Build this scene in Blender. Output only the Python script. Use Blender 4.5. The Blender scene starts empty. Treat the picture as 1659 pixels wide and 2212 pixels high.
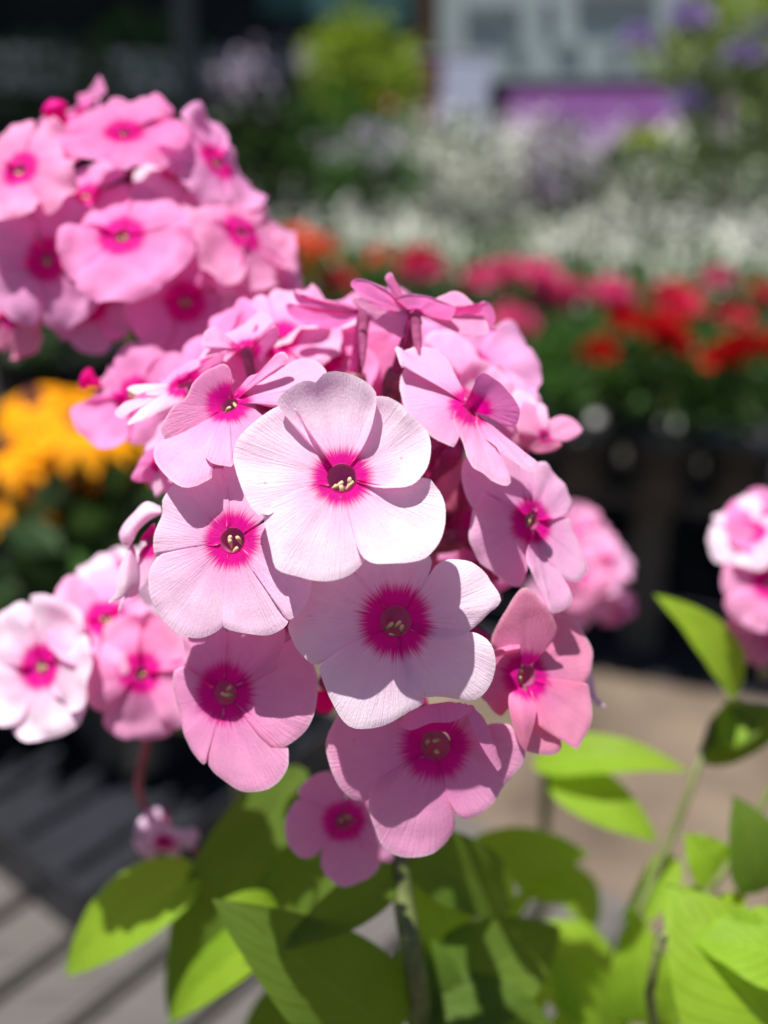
import bpy, bmesh, math, random
from mathutils import Vector, Matrix, noise
rnd = random.Random(7)
sc = bpy.context.scene
col = sc.collection
# ------------------------------------------------------------------ camera, light, exposure
PITCH = math.radians(23.3)
EYE = Vector((0, 0, 1.15))
F = 829.5 / 0.374                       # focal length in picture units of a 1659 x 2212 frame
RT = Vector((1, 0, 0)); UP = Vector((0, math.sin(PITCH), math.cos(PITCH))); BK = Vector((0, -math.cos(PITCH), math.sin(PITCH)))
cd = bpy.data.cameras.new('camera'); cam = bpy.data.objects.new('camera', cd); col.objects.link(cam)
cam.location = EYE; cam.rotation_euler = (math.pi / 2 - PITCH, 0, 0)
cd.sensor_fit = 'HORIZONTAL'; cd.sensor_width = 36; cd.lens = 18 / 0.374
cd.clip_start = 0.005; cd.clip_end = 200
cd.dof.use_dof = True; cd.dof.focus_distance = 0.1355; cd.dof.aperture_fstop = 12.5
sc.camera = cam
SUN = Vector((-0.21, -0.13, 0.96)).normalized()
w = bpy.data.worlds.new('World'); sc.world = w; w.use_nodes = True
nt = w.node_tree; bg = nt.nodes['Background']
sky = nt.nodes.new('ShaderNodeTexSky'); sky.sky_type = 'NISHITA'; sky.sun_disc = False
sky.sun_elevation = math.asin(SUN.z); sky.sun_rotation = math.atan2(SUN.x, SUN.y)
nt.links.new(sky.outputs[0], bg.inputs[0]); bg.inputs[1].default_value = 0.056
ld = bpy.data.lights.new('sun', 'SUN'); ld.energy = 5.0; ld.angle = math.radians(0.5); ld.color = (1, 0.965, 0.91)
lo = bpy.data.objects.new('sun', ld); col.objects.link(lo); lo.rotation_euler = SUN.to_track_quat('Z', 'Y').to_euler()
lo.location = (0, 0, 6)
vs = sc.view_settings; vs.view_transform = 'Standard'; vs.look = 'None'; vs.exposure = 0.82; vs.gamma = 1; vs.use_curve_mapping = False
sc.render.engine = 'CYCLES'; sc.cycles.use_denoising = True
sc.cycles.max_bounces = 10; sc.cycles.diffuse_bounces = 5; sc.cycles.transmission_bounces = 6

# ------------------------------------------------------------------ helpers
def ray(x, y): return RT * ((x - 829.5) / F) + UP * ((1106 - y) / F) - BK
def P(x, y, d): return EYE + ray(x, y) * d                      # point seen at (x, y), d metres deep
def W(x, y, Y):                                                  # point seen at (x, y), Y metres ahead on the ground
    r = ray(x, y); return EYE + r * (Y / r.y)
def cv(n): return (RT * n[0] + UP * n[1] + BK * n[2]).normalized()
def crop(ox, oy, s): return lambda pts: [(ox + a * s, oy + b * s) + tuple(r) for a, b, *r in pts]
D_ = crop(0, 0, 1)

def tag(o, label=None, cat=None, group=None, kind=None):
    if label: o['label'] = label
    if cat: o['category'] = cat
    if group: o['group'] = group
    if kind: o['kind'] = kind
    return o
def mk(name, V, Fc, mat, parent=None, loc=None, uv=None, smooth=True, edge=None):
    loc = Vector(loc) if loc is not None else Vector((0, 0, 0))
    me = bpy.data.meshes.new(name); me.from_pydata([tuple(Vector(v) - loc) for v in V], [], Fc)
    if uv:
        ul = me.uv_layers.new(name='pet')
        for l in me.loops: ul.data[l.index].uv = uv[l.vertex_index]
    if edge:
        at = me.attributes.new('edge', 'FLOAT', 'POINT'); at.data.foreach_set('value', edge)
    if smooth: me.polygons.foreach_set('use_smooth', [True] * len(me.polygons))
    mats = mat if isinstance(mat, (list, tuple)) else [mat]
    for m in mats: me.materials.append(m)
    me.update()
    o = bpy.data.objects.new(name, me); col.objects.link(o)
    if parent is not None:
        o.parent = parent; pw = wloc(parent); o.location = loc - pw
    else: o.location = loc
    o['wl'] = tuple(loc)
    return o
def wloc(o): return Vector(o['wl']) if 'wl' in o else Vector((0, 0, 0))
def empty(name, loc):
    o = bpy.data.objects.new(name, None); col.objects.link(o); o.location = loc; o['wl'] = tuple(loc); o.empty_display_size = .02
    return o
class MB:
    def __init__(s): s.V = []; s.F = []
    def add(s, V, Fc):
        b = len(s.V); s.V += [Vector(v) for v in V]; s.F += [[i + b for i in f] for f in Fc]; return s
    def box(s, c, x, y, z, ex=Vector((1, 0, 0)), ey=Vector((0, 1, 0)), ez=Vector((0, 0, 1)), bev=0.0):
        c = Vector(c); bm = bmesh.new(); bmesh.ops.create_cube(bm, size=1)
        for v in bm.verts: v.co = Vector((v.co.x * x, v.co.y * y, v.co.z * z))
        if bev: bmesh.ops.bevel(bm, geom=bm.edges[:], offset=bev, segments=2, affect='EDGES')
        bm.verts.index_update()
        s.add([c + ex * v.co.x + ey * v.co.y + ez * v.co.z for v in bm.verts], [[v.index for v in f.verts] for f in bm.faces]); bm.free(); return s
    def tube(s, pts, rad, n=10, cap=True):
        pts = [Vector(p) for p in pts]; m = len(pts); V = []; t0 = None
        for i, p in enumerate(pts):
            t = (pts[min(i + 1, m - 1)] - pts[max(i - 1, 0)]).normalized()
            if t0 is None: a = t.orthogonal().normalized()
            else: a = (a - t * a.dot(t)).normalized()
            t0 = t; b = t.cross(a); r = rad[i] if isinstance(rad, (list, tuple)) else rad
            V += [p + (a * math.cos(k * 2 * math.pi / n) + b * math.sin(k * 2 * math.pi / n)) * r for k in range(n)]
        Fc = [[i * n + k, i * n + (k + 1) % n, (i + 1) * n + (k + 1) % n, (i + 1) * n + k] for i in range(m - 1) for k in range(n)]
        if cap: Fc += [list(range(n))[::-1], [(m - 1) * n + k for k in range(n)]]
        return s.add(V, Fc)
    def lathe(s, c, prof, n=24, ax=Vector((0, 0, 1))):
        ax = ax.normalized(); a = ax.orthogonal().normalized(); b = ax.cross(a); c = Vector(c)
        V = [c + ax * h + (a * math.cos(k * 2 * math.pi / n) + b * math.sin(k * 2 * math.pi / n)) * r for r, h in prof for k in range(n)]
        Fc = [[i * n + k, i * n + (k + 1) % n, (i + 1) * n + (k + 1) % n, (i + 1) * n + k] for i in range(len(prof) - 1) for k in range(n)]
        return s.add(V, Fc)
    def build(s, name, mat, parent=None, loc=None, smooth=True): return mk(name, s.V, s.F, mat, parent, loc, None, smooth)
def smooth_curve(pts, n):
    """Catmull-Rom through pts (tuples of any length), n samples evenly along it"""
    pts = [tuple(map(float, p)) for p in pts]; k = len(pts[0]); m = len(pts); out = []
    for i in range(m - 1):
        p0, p1, p2, p3 = pts[max(i - 1, 0)], pts[i], pts[i + 1], pts[min(i + 2, m - 1)]
        for j in range(12):
            t = j / 12
            out.append(tuple(0.5 * (2 * p1[c] + (p2[c] - p0[c]) * t + (2 * p0[c] - 5 * p1[c] + 4 * p2[c] - p3[c]) * t * t + (3 * p1[c] - p0[c] - 3 * p2[c] + p3[c]) * t ** 3) for c in range(k)))
    out.append(pts[-1]); L = [0]
    for a, b in zip(out, out[1:]): L.append(L[-1] + math.dist(a, b))
    res = []; j = 0
    for i in range(n):
        g = L[-1] * i / (n - 1)
        while j < len(L) - 2 and L[j + 1] < g: j += 1
        u = (g - L[j]) / max(L[j + 1] - L[j], 1e-12)
        res.append(tuple(a + (b - a) * u for a, b in zip(out[j], out[j + 1])))
    return res

# ------------------------------------------------------------------ materials
def new_mat(name):
    m = bpy.data.materials.new(name); m.use_nodes = True; n = m.node_tree.nodes; n.clear(); return m, n, m.node_tree.links
def rgba(c): return (*c, 1)
def plain(name, c, rough=.6, spec=.4, nscale=0, namt=.25, bump=0, trans=None, tmix=.35, coat=0, coord='Object', stretch=(1, 1, 1)):
    m, n, l = new_mat(name); out = n.new('ShaderNodeOutputMaterial'); b = n.new('ShaderNodeBsdfPrincipled')
    b.inputs['Base Color'].default_value = rgba(c); b.inputs['Roughness'].default_value = rough; b.inputs['Specular IOR Level'].default_value = spec
    if coat: b.inputs['Coat Weight'].default_value = coat
    if nscale:
        tc = n.new('ShaderNodeTexCoord'); mp = n.new('ShaderNodeMapping'); mp.inputs['Scale'].default_value = stretch
        nz = n.new('ShaderNodeTexNoise'); nz.inputs['Scale'].default_value = nscale; nz.inputs['Detail'].default_value = 5
        l.new(tc.outputs[coord], mp.inputs[0]); l.new(mp.outputs[0], nz.inputs['Vector'])
        mx = n.new('ShaderNodeMix'); mx.data_type = 'RGBA'
        mx.inputs[6].default_value = rgba([v * (1 - namt) for v in c]); mx.inputs[7].default_value = rgba([min(1, v * (1 + namt)) for v in c])
        mr = n.new('ShaderNodeMapRange'); mr.inputs[1].default_value = .3; mr.inputs[2].default_value = .7
        l.new(nz.outputs[0], mr.inputs[0]); l.new(mr.outputs[0], mx.inputs[0]); l.new(mx.outputs[2], b.inputs['Base Color'])
        if bump:
            bp = n.new('ShaderNodeBump'); bp.inputs['Strength'].default_value = bump; bp.inputs['Distance'].default_value = 1 / nscale * .3
            l.new(nz.outputs[0], bp.inputs['Height']); l.new(bp.outputs[0], b.inputs['Normal'])
    last = b.outputs[0]
    if trans:
        t = n.new('ShaderNodeBsdfTranslucent'); t.inputs[0].default_value = rgba(trans); x = n.new('ShaderNodeMixShader'); x.inputs[0].default_value = tmix
        l.new(last, x.inputs[1]); l.new(t.outputs[0], x.inputs[2]); last = x.outputs[0]
    l.new(last, out.inputs[0]); return m

def petal_mat(name, base, trans, eye=(.74, .001, .30), eyet=(.85, .0, .34), tmix=.46, flush=.55):
    m, n, l = new_mat(name); out = n.new('ShaderNodeOutputMaterial')
    def math_(op, a, b=None, c=None, clamp=False):
        q = n.new('ShaderNodeMath'); q.operation = op; q.use_clamp = clamp
        for i, v in enumerate((a, b, c)):
            if v is None: continue
            if isinstance(v, (int, float)): q.inputs[i].default_value = v
            else: l.new(v, q.inputs[i])
        return q.outputs[0]
    def mapr(v, a, b, c=0, d=1):
        q = n.new('ShaderNodeMapRange'); q.interpolation_type = 'SMOOTHSTEP'; l.new(v, q.inputs[0])
        for i, k in enumerate((a, b, c, d)): q.inputs[i + 1].default_value = k
        return q.outputs[0]
    def mix(f, a, b):
        q = n.new('ShaderNodeMix'); q.data_type = 'RGBA'
        for i, v in ((0, f), (6, a), (7, b)):
            if isinstance(v, (int, float)): q.inputs[i].default_value = v
            elif isinstance(v, tuple): q.inputs[i].default_value = rgba(v)
            else: l.new(v, q.inputs[i])
        return q.outputs[2]
    uv = n.new('ShaderNodeUVMap'); uv.uv_map = 'pet'; sp = n.new('ShaderNodeSeparateXYZ'); l.new(uv.outputs[0], sp.inputs[0])
    ang, r = sp.outputs[0], sp.outputs[1]
    oi = n.new('ShaderNodeObjectInfo'); seed = math_('MULTIPLY', oi.outputs['Random'], 50)
    def nz(ka, kr, det, rough=.6):
        c = n.new('ShaderNodeCombineXYZ'); l.new(math_('MULTIPLY', ang, ka), c.inputs[0]); l.new(math_('MULTIPLY', r, kr), c.inputs[1]); l.new(seed, c.inputs[2])
        t = n.new('ShaderNodeTexNoise'); t.inputs['Scale'].default_value = 1; t.inputs['Detail'].default_value = det; t.inputs['Roughness'].default_value = rough
        l.new(c.outputs[0], t.inputs['Vector']); return t.outputs[0]
    streak = nz(26, .35, 3, .75); vein = nz(46, .7, 3, .7); blot = nz(5, 1.1, 3)
    rr = math_('ADD', r, math_('MULTIPLY', math_('SUBTRACT', streak, .5), -.85))
    eyef = mapr(rr, 1.2, .80)
    flushf = math_('MULTIPLY', mapr(rr, 2.5, .95), flush)
    # thin darker veins running from the eye into the limb
    thin = math_('MULTIPLY', mapr(nz(30, .12, 1), .60, .68), mapr(r, 1.9, 1.0))
    var = math_('MULTIPLY', math_('ADD', math_('MULTIPLY', math_('SUBTRACT', vein, .5), .9), math_('MULTIPLY', math_('SUBTRACT', blot, .5), 1.3)), 1.0)
    varf = math_('ADD', var, .5, clamp=True)
    lo_ = tuple(v * k for v, k in zip(base, (.95, .84, .93))); hi_ = tuple(min(.93, v * k) for v, k in zip(base, (1.04, 1.09, 1.05)))
    b0 = mix(varf, lo_, hi_)
    midp = tuple(.45 * a + .55 * b for a, b in zip(base, (.86, .13, .55)))
    b1 = mix(flushf, b0, midp)
    b2 = mix(math_('MULTIPLY', thin, .3), b1, (.55, .03, .26))
    bcol = mix(eyef, b2, mix(math_('MULTIPLY', mapr(streak, .55, .72), .5), eye, tuple(v * .62 for v in eye)))
    ea = n.new('ShaderNodeAttribute'); ea.attribute_name = 'edge'
    bcol = mix(math_('MULTIPLY', math_('POWER', ea.outputs['Fac'], 1.5), .6), bcol, tuple(min(.92, v * .35 + .58) for v in base))
    # dusty specks
    tcn = n.new('ShaderNodeTexCoord'); sp1 = n.new('ShaderNodeTexVoronoi'); sp1.inputs['Scale'].default_value = 520; l.new(tcn.outputs['Object'], sp1.inputs['Vector'])
    sepc = n.new('ShaderNodeSeparateColor'); l.new(sp1.outputs['Color'], sepc.inputs[0])
    spk = math_('MULTIPLY', mapr(sp1.outputs['Distance'], .13, .07), math_('GREATER_THAN', sepc.outputs[0], .93))
    bcol = mix(math_('MULTIPLY', spk, .5), bcol, (.3, .17, .24))
    tcol = mix(eyef, mix(flushf, trans, midp), eyet)
    pb = n.new('ShaderNodeBsdfPrincipled'); l.new(bcol, pb.inputs['Base Color']); pb.inputs['Roughness'].default_value = .55
    pb.inputs['Specular IOR Level'].default_value = .2; pb.inputs['Sheen Weight'].default_value = .04; pb.inputs['Sheen Roughness'].default_value = .4
    fine = n.new('ShaderNodeTexNoise'); fine.inputs['Scale'].default_value = 2600; fine.inputs['Detail'].default_value = 2; l.new(tcn.outputs['Object'], fine.inputs['Vector'])
    hh = math_('ADD', math_('MULTIPLY', vein, 1.0), math_('MULTIPLY', fine.outputs[0], .35))
    bp = n.new('ShaderNodeBump'); bp.inputs['Strength'].default_value = .62; bp.inputs['Distance'].default_value = .00026; l.new(hh, bp.inputs['Height']); l.new(bp.outputs[0], pb.inputs['Normal'])
    tr = n.new('ShaderNodeBsdfTranslucent'); l.new(tcol, tr.inputs[0]); l.new(bp.outputs[0], tr.inputs['Normal'])
    x = n.new('ShaderNodeMixShader'); x.inputs[0].default_value = tmix; l.new(pb.outputs[0], x.inputs[1]); l.new(tr.outputs[0], x.inputs[2]); l.new(x.outputs[0], out.inputs[0])
    return m

def leaf_mat(name, base, trans, tmix=.42):
    m, n, l = new_mat(name); out = n.new('ShaderNodeOutputMaterial')
    uv = n.new('ShaderNodeUVMap'); uv.uv_map = 'pet'; sp = n.new('ShaderNodeSeparateXYZ'); l.new(uv.outputs[0], sp.inputs[0])
    def M(op, a, b=0.0):
        q = n.new('ShaderNodeMath'); q.operation = op
        for i, v in enumerate((a, b)):
            if isinstance(v, (int, float)): q.inputs[i].default_value = v
            else: l.new(v, q.inputs[i])
        return q.outputs[0]
    ax = M('ABSOLUTE', sp.outputs[0]); ph = M('SUBTRACT', M('MULTIPLY', sp.outputs[1], 9), M('MULTIPLY', ax, 3.2))
    tri = M('ABSOLUTE', M('SUBTRACT', M('FRACT', ph), .5))
    vn = n.new('ShaderNodeMapRange'); vn.inputs[1].default_value = .5; vn.inputs[2].default_value = .42; l.new(tri, vn.inputs[0])
    mid = n.new('ShaderNodeMapRange'); mid.inputs[1].default_value = .07; mid.inputs[2].default_value = .02; l.new(ax, mid.inputs[0])
    ve = M('MAXIMUM', M('MULTIPLY', vn.outputs[0], .45), mid.outputs[0])
    tc = n.new('ShaderNodeTexCoord'); nz = n.new('ShaderNodeTexNoise'); nz.inputs['Scale'].default_value = 160; nz.inputs['Detail'].default_value = 4; l.new(tc.outputs['Object'], nz.inputs['Vector'])
    a = n.new('ShaderNodeMix'); a.data_type = 'RGBA'; a.inputs[6].default_value = rgba([v * .72 for v in base]); a.inputs[7].default_value = rgba([v * 1.28 for v in base]); l.new(nz.outputs[0], a.inputs[0])
    b = n.new('ShaderNodeMix'); b.data_type = 'RGBA'; b.inputs[7].default_value = rgba([min(1, v * 1.9 + .02) for v in base]); l.new(a.outputs[2], b.inputs[6]); l.new(M('MULTIPLY', ve, .6), b.inputs[0])
    pb = n.new('ShaderNodeBsdfPrincipled'); pb.inputs['Roughness'].default_value = .55; pb.inputs['Specular IOR Level'].default_value = .18; l.new(b.outputs[2], pb.inputs['Base Color'])
    bp = n.new('ShaderNodeBump'); bp.inputs['Strength'].default_value = .5; bp.inputs['Distance'].default_value = .0006; l.new(M('SUBTRACT', nz.outputs[0], ve), bp.inputs['Height']); l.new(bp.outputs[0], pb.inputs['Normal'])
    tr = n.new('ShaderNodeBsdfTranslucent'); tr.inputs[0].default_value = rgba(trans); x = n.new('ShaderNodeMixShader'); x.inputs[0].default_value = tmix
    l.new(pb.outputs[0], x.inputs[1]); l.new(tr.outputs[0], x.inputs[2]); l.new(x.outputs[0], out.inputs[0]); return m

PM = {
    'white': petal_mat('petal_white', (.90, .78, .89), (.95, .42, .68)),
    'pale': petal_mat('petal_pale', (.87, .64, .82), (.94, .36, .66)),
    'pink': petal_mat('petal_pink', (.83, .38, .61), (.97, .20, .53)),
    'blush': petal_mat('petal_blush', (.86, .50, .74), (.96, .28, .60)),
    'rose': petal_mat('petal_rose', (.84, .33, .62), (.97, .20, .56)),
    'mauve': petal_mat('petal_mauve', (.80, .40, .68), (.92, .22, .58)),
    'deep': petal_mat('petal_deep', (.82, .31, .48), (.95, .19, .38)),
    'hot': petal_mat('petal_hot', (.85, .34, .64), (.99, .24, .62), tmix=.6),
}
tube_m = plain('corolla_tube', (.36, .02, .15), .45, .4, 400, .3, .1, (.6, .02, .2), .25)
throat_m = plain('throat', (.32, .085, .19), .95, .02, 900, .35, 0, (.66, .15, .36), .42)
anther_m = plain('anther_pollen', (.58, .43, .25), .95, .05, 4000, .25, .3)
calyx_m = plain('calyx', (.20, .035, .07), .5, .4, 600, .5, .1)
stem_m = plain('green_stem', (.10, .12, .035), .5, .4, 300, .35, .1)
stemr_m = plain('red_stem', (.25, .035, .07), .5, .4, 300, .35, .1)
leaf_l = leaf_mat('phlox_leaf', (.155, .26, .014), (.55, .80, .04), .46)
leaf_shade = leaf_mat('phlox_leaf_shaded', (.06, .105, .010), (.33, .50, .02), .44)  # shaded copy of the leaf material, shade put into the darker green
wood_m = plain('weathered_wood', (.098, .089, .083), .85, .2, 22, .28, .5, stretch=(1, 14, 14))
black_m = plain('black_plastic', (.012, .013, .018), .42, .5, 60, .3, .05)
soil_m = plain('potting_soil', (.03, .022, .016), .95, .1, 180, .5, .8)
ground_m = plain('dusty_ground', (.122, .093, .07), .95, .1, 4.5, .42, .6)
shade_m = plain('shade_sheet', (.018, .018, .024), .8, .2, 90, .3, .3)  # near-black colour that paints the shade below the flower tables
fol_m = [plain('foliage_green', (.045, .105, .025), .55, .3, 30, .45, 0, (.10, .24, .03), .3), plain('foliage_grey', (.085, .115, .065), .6, .3, 30, .4, 0, (.14, .2, .08), .3),
         plain('foliage_lime', (.15, .22, .015), .6, .3, 30, .35, 0, (.3, .42, .02), .35), plain('foliage_dark', (.03, .06, .02), .6, .3, 30, .4, 0, (.05, .1, .02), .25), plain('foliage_pale', (.24, .31, .12), .6, .3, 30, .35, 0, (.3, .4, .12), .35)]
FL = {k: plain('bloom_' + k, c, .7, .12, 40, .2, 0, t, .35) for k, c, t in (
    ('red', (.42, .002, .008), (.5, .002, .008)), ('crimson', (.55, .02, .06), (.75, .03, .1)), ('pink', (.66, .07, .22), (.8, .1, .3)), ('salmon', (.66, .10, .05), (.8, .15, .06)),
    ('cream', (.74, .75, .67), (.66, .67, .58)), ('lilac', (.42, .36, .46), (.45, .38, .5)), ('violet', (.26, .20, .40), (.3, .22, .45)), ('gold', (.80, .31, .002), (.9, .36, .003)),
    ('lime', (.36, .42, .02), (.45, .55, .03)), ('brown', (.10, .022, .05), (.1, .02, .04)))}

# ------------------------------------------------------------------ phlox flowers
def ripple(v, s, k): return noise.noise(Vector(v) * s + Vector((k * 7.3, k * 3.1, k)))
def fan_petal(C, n, rim, eye, outline, dome=-.4, cup=-.25, tw=.45, rip=.25, N=44, R=15, k=0.0, lip=0.0, side=0.0):
    """One petal: radial lines from the throat's rim to an outline of 3-D points given clockwise. Offsets in mm."""
    O = [Vector(q) for q in outline]; V = []; uv = []; S = []
    a = UP - n * UP.dot(n)
    if a.length < .2: a = RT - n * RT.dot(n)
    a.normalize(); b = n.cross(a)
    for q in O:
        d = q - C; d = d - n * d.dot(n); S.append(C + d.normalized() * rim if d.length > 1e-6 else C.copy())
    ang0 = None
    for i in range(R):
        t = i / (R - 1); t = t ** .72
        for j, q in enumerate(O):
            s = j / (N - 1); p = S[j] + (q - S[j]) * t
            L = (q - S[j]).length
            h = dome * t * t + cup * (4 * (s - .5) ** 2) * t + tw * (s - .5) * 2 * t * (1 - .35 * t)
            h -= .16 * math.exp(-((s - .5) / .05) ** 2) * math.sin(math.pi * min(1, t * 1.1)) + .10 * math.sin(s * 31 + k) * t * t
            h += lip * t ** 3.5 * (1 - (2 * s - 1) ** 4) + side * max(0, (2 * s - 1) * (1 if side > 0 else -1) * 1.0) ** 2 * t * t * (1 if side > 0 else -1)
            h += rip * t * t * (ripple(p, 190, k) * 1.2 + .5 * ripple(p, 420, k + 3))
            if t > .93: h -= .22 * ((t - .93) / .07) ** 2
            p = p + n * (h * .001) - n * (.0003 * (1 - t) ** 6)
            V.append(p); d = p - C
            an = math.atan2(d.dot(b), d.dot(a))
            if ang0 is None: ang0 = an
            while an - ang0 > math.pi: an -= 2 * math.pi
            while an - ang0 < -math.pi: an += 2 * math.pi
            if j == N // 2: amid = an
            uv.append((an, d.length / eye))
    Fc = [[i * N + j, i * N + j + 1, (i + 1) * N + j + 1, (i + 1) * N + j] for i in range(R - 1) for j in range(N - 1)]
    return V, Fc, uv
def edges_of(N, R): return [max(0.0, 1 - min(j, N - 1 - j) / 1.6, 1 - (R - 1 - i) / 1.3) if i > 2 else 0.0 for i in range(R) for j in range(N)]
def plane_pts(pts, C, n, lim=.011):
    """picture outline carried onto a plane through C with normal n"""
    out = []; dc = (C - EYE).dot(-BK)
    for q in pts:
        r = ray(q[0], q[1]); den = r.dot(n)
        d = (C - EYE).dot(n) / den if abs(den) > .05 else dc
        d = max(dc - lim, min(dc + lim, d)) - (q[2] * .001 if len(q) > 2 else 0)
        out.append(EYE + r * d)
    return out
def loft_petal(curves, C, eye, R=14, N=30, k=0.0, rip=.12):
    """petal through several curves of (x, y, mm towards the viewer) at C's depth"""
    dc = (C - EYE).dot(-BK); cs = [smooth_curve(c, N) for c in curves]; V = []; uv = []
    rows = list(zip(*[smooth_curve([c[j] for c in cs], R) for j in range(N)]))
    for i, row in enumerate(rows):
        for j, q in enumerate(row):
            p = P(q[0], q[1], dc - q[2] * .001); p = p + BK * (.001 * rip * ripple(p, 260, k)); V.append(p)
            uv.append((j / N * 1.1, (p - C).length / eye))
    Fc = [[i * N + j, i * N + j + 1, (i + 1) * N + j + 1, (i + 1) * N + j] for i in range(R - 1) for j in range(N - 1)]
    return V, Fc, uv
def bez(a, b, c, d, n=12):
    return [a * (1 - t) ** 3 + b * 3 * t * (1 - t) ** 2 + c * 3 * t * t * (1 - t) + d * t ** 3 for t in [i / (n - 1) for i in range(n)]]
fcount = [0]
def flower_core(plant, C, n, rim, hub, anthers=3, tend=None, anth=None, hi=True):
    """corolla tube with its open throat, calyx and pedicel, anthers; returns the flower's own mesh object"""
    m = MB(); L = .019
    given = tend is not None
    if given and (tend - C).dot(n) > 0: n = -n
    if tend is None: tend = C + (-n * .55 + (hub - C).normalized() * .75).normalized() * L
    m.lathe(C + n * .00005, [(rim * 1.04, -.0002), (rim, -.0004), (rim * .97, -.0010), (rim * .93, -.0026), (rim * .84, -.0050), (rim * .62, -.0080), (rim * .3, -.0105), (rim * .02, -.011)], 28 if hi else 14, n)
    fl = m.build('flower', throat_m, plant, C)
    t = MB(); pts = bez(C - n * .0012 if given else C - n * .0113, C + (tend - C) * .35 if given else C - n * .014, tend + (C - tend) * .3, tend)
    rr = [max(.0011, rim * (.5 - i * .1)) for i in range(len(pts))]
    t.tube(pts, rr, 12, False); t.build('corolla_tube', tube_m, fl, C)
    q = MB(); e2 = tend + (tend - pts[-3]).normalized() * .004
    q.tube(bez(tend + (C - tend) * .18, tend, e2, hub * .5 + e2 * .5, 8) + [hub], [.0016, .0019, .0019, .0017, .0012, .0009, .0008, .0008, .0010], 8)
    q.build('calyx', calyx_m, fl, C)
    a = UP - n * UP.dot(n); a = a.normalized() if a.length > .2 else RT; b = n.cross(a)
    spots = anth if anth is not None else [(-.55 + .55 * i + rnd.uniform(-.15, .15), -.45 + rnd.uniform(-.2, .25)) for i in range(anthers)]
    for (u, v) in spots:
        an = MB(); base = C + b * (-u * rim) + a * (v * rim) - n * .0013
        dr = (n * .7 + a * rnd.uniform(-.1, .9) + b * rnd.uniform(-1, 1)).normalized()
        ln = .0011
        an.tube([base - dr * .0008, base, base + dr * ln * .3, base + dr * ln * .7, base + dr * ln], [.00012, .00024, .00031, .00030, .00018], 8)
        an.V = [x + Vector((ripple(x, 3000, 1), ripple(x, 3000, 2), ripple(x, 3000, 3))) * .00009 for x in an.V]
        an.build('anther', anther_m, fl, C)
    return fl
def traced(plant, hub, c, d, n, eye, petals, mat='pale', rim=None, cr=D_, anth=None, tend=None, dome=-.4, tw=.62, rip=.46, lofts=(), hole=True, label=None, cup=-.25):
    """c centre, eye/rim radii, outlines in one crop's units; petals: list of outline or (outline, own normal[, material])"""
    cx, cy = cr([c])[0][:2]; k = cr([(1, 0)])[0][0] - cr([(0, 0)])[0][0]
    C = P(cx, cy, d); nv = cv(n); px = d / F
    rim_m = (rim if rim else eye * .42) * k * px; eye_m = eye * k * px
    fl = flower_core(plant, C, nv, rim_m, hub, tend=tend, anth=anth if hole else [])
    if label: fl['label'] = label
    for ptl in petals:
        fcount[0] += 1
        own = nv; mt = mat; dm = dome; kw = {}
        if isinstance(ptl, tuple):
            if len(ptl) > 1 and ptl[1]: own = cv(ptl[1])
            if len(ptl) > 2 and ptl[2]: mt = ptl[2]
            if len(ptl) > 3: kw = ptl[3]
            ptl = ptl[0]
        pts = smooth_curve(cr(ptl), 44)
        sg = 2.2 / max(1e-6, k * 3.36) * k; pts = [(q[0] + sg * (noise.noise(Vector((q[0] * .05, q[1] * .05, 3))) + .6 * noise.noise(Vector((q[0] * .16, q[1] * .16, 9)))), q[1] + sg * (noise.noise(Vector((q[0] * .05, q[1] * .05, 33))) + .6 * noise.noise(Vector((q[0] * .16, q[1] * .16, 39))))) + tuple(q[2:]) for q in pts]
        V, Fc, uv = fan_petal(C, nv, rim_m, eye_m, plane_pts(pts, C, own), kw.get('dome', dm), kw.get('cup', cup), kw.get('tw', tw), rip, 44, 15, fcount[0], kw.get('lip', 0), kw.get('side', 0))
        mk('petal', V, Fc, PM[mt], fl, C, uv, edge=edges_of(44, 15))
    for lf in lofts:
        fcount[0] += 1
        curves, mt = lf
        V, Fc, uv = loft_petal([cr(q) for q in curves], C, eye_m, k=fcount[0])
        mk('petal', V, Fc, PM[mt], fl, C, uv)
    return fl
def auto_flower(plant, hub, x, y, d, n, rad, roll=0, mat='pink', wild=1.0, skip=(), tend=None, world=None, res=(28, 10)):
    """whole flower from its measures: radius rad in picture units at depth d, roll in degrees"""
    C = world if world is not None else P(x, y, d); nv = cv(n) if world is None else Vector(n).normalized()
    L = rad * d / F if world is None else rad
    a = UP - nv * UP.dot(nv); a = a.normalized() if a.length > .2 else RT.copy(); b = nv.cross(a)
    fl = flower_core(plant, C, nv, L * .10, hub, tend=tend, hi=False)
    for q in range(5):
        if q in skip: continue
        fcount[0] += 1
        th = math.radians(roll + 72 * q + rnd.uniform(-5, 5) * wild); ln = L * (1 + rnd.uniform(-.09, .09) * wild); wd = ln * rnd.uniform(.47, .55)
        prof = [(.14, -.10), (.4, -.30), (.62, -.43), (.82, -.44), (.95, -.28), (1.0, -.08), (.985, .05), (1.0, .15), (.93, .31), (.80, .44), (.6, .42), (.38, .29), (.14, .10)]
        ti = rnd.uniform(-.28, .26) * wild
        out = []
        for u, v in smooth_curve(prof, res[0]):
            u *= ln * (1 + rnd.uniform(-.006, .006)); v *= wd / .44
            e = a * math.cos(th) - b * math.sin(th); g = -a * math.sin(th) - b * math.cos(th)
            out.append(C + e * u - g * v * -1 + nv * (ti * u * u / ln))
        V, Fc, uv = fan_petal(C, nv, L * .10, L * .34, out, rnd.uniform(-2.0, 1.2) * wild, rnd.uniform(-2.2, 1.4) * wild, .8, 2.4 * wild, res[0], res[1], fcount[0])
        mk('petal', V, Fc, PM[mat], fl, C, uv)
    return fl
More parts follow.
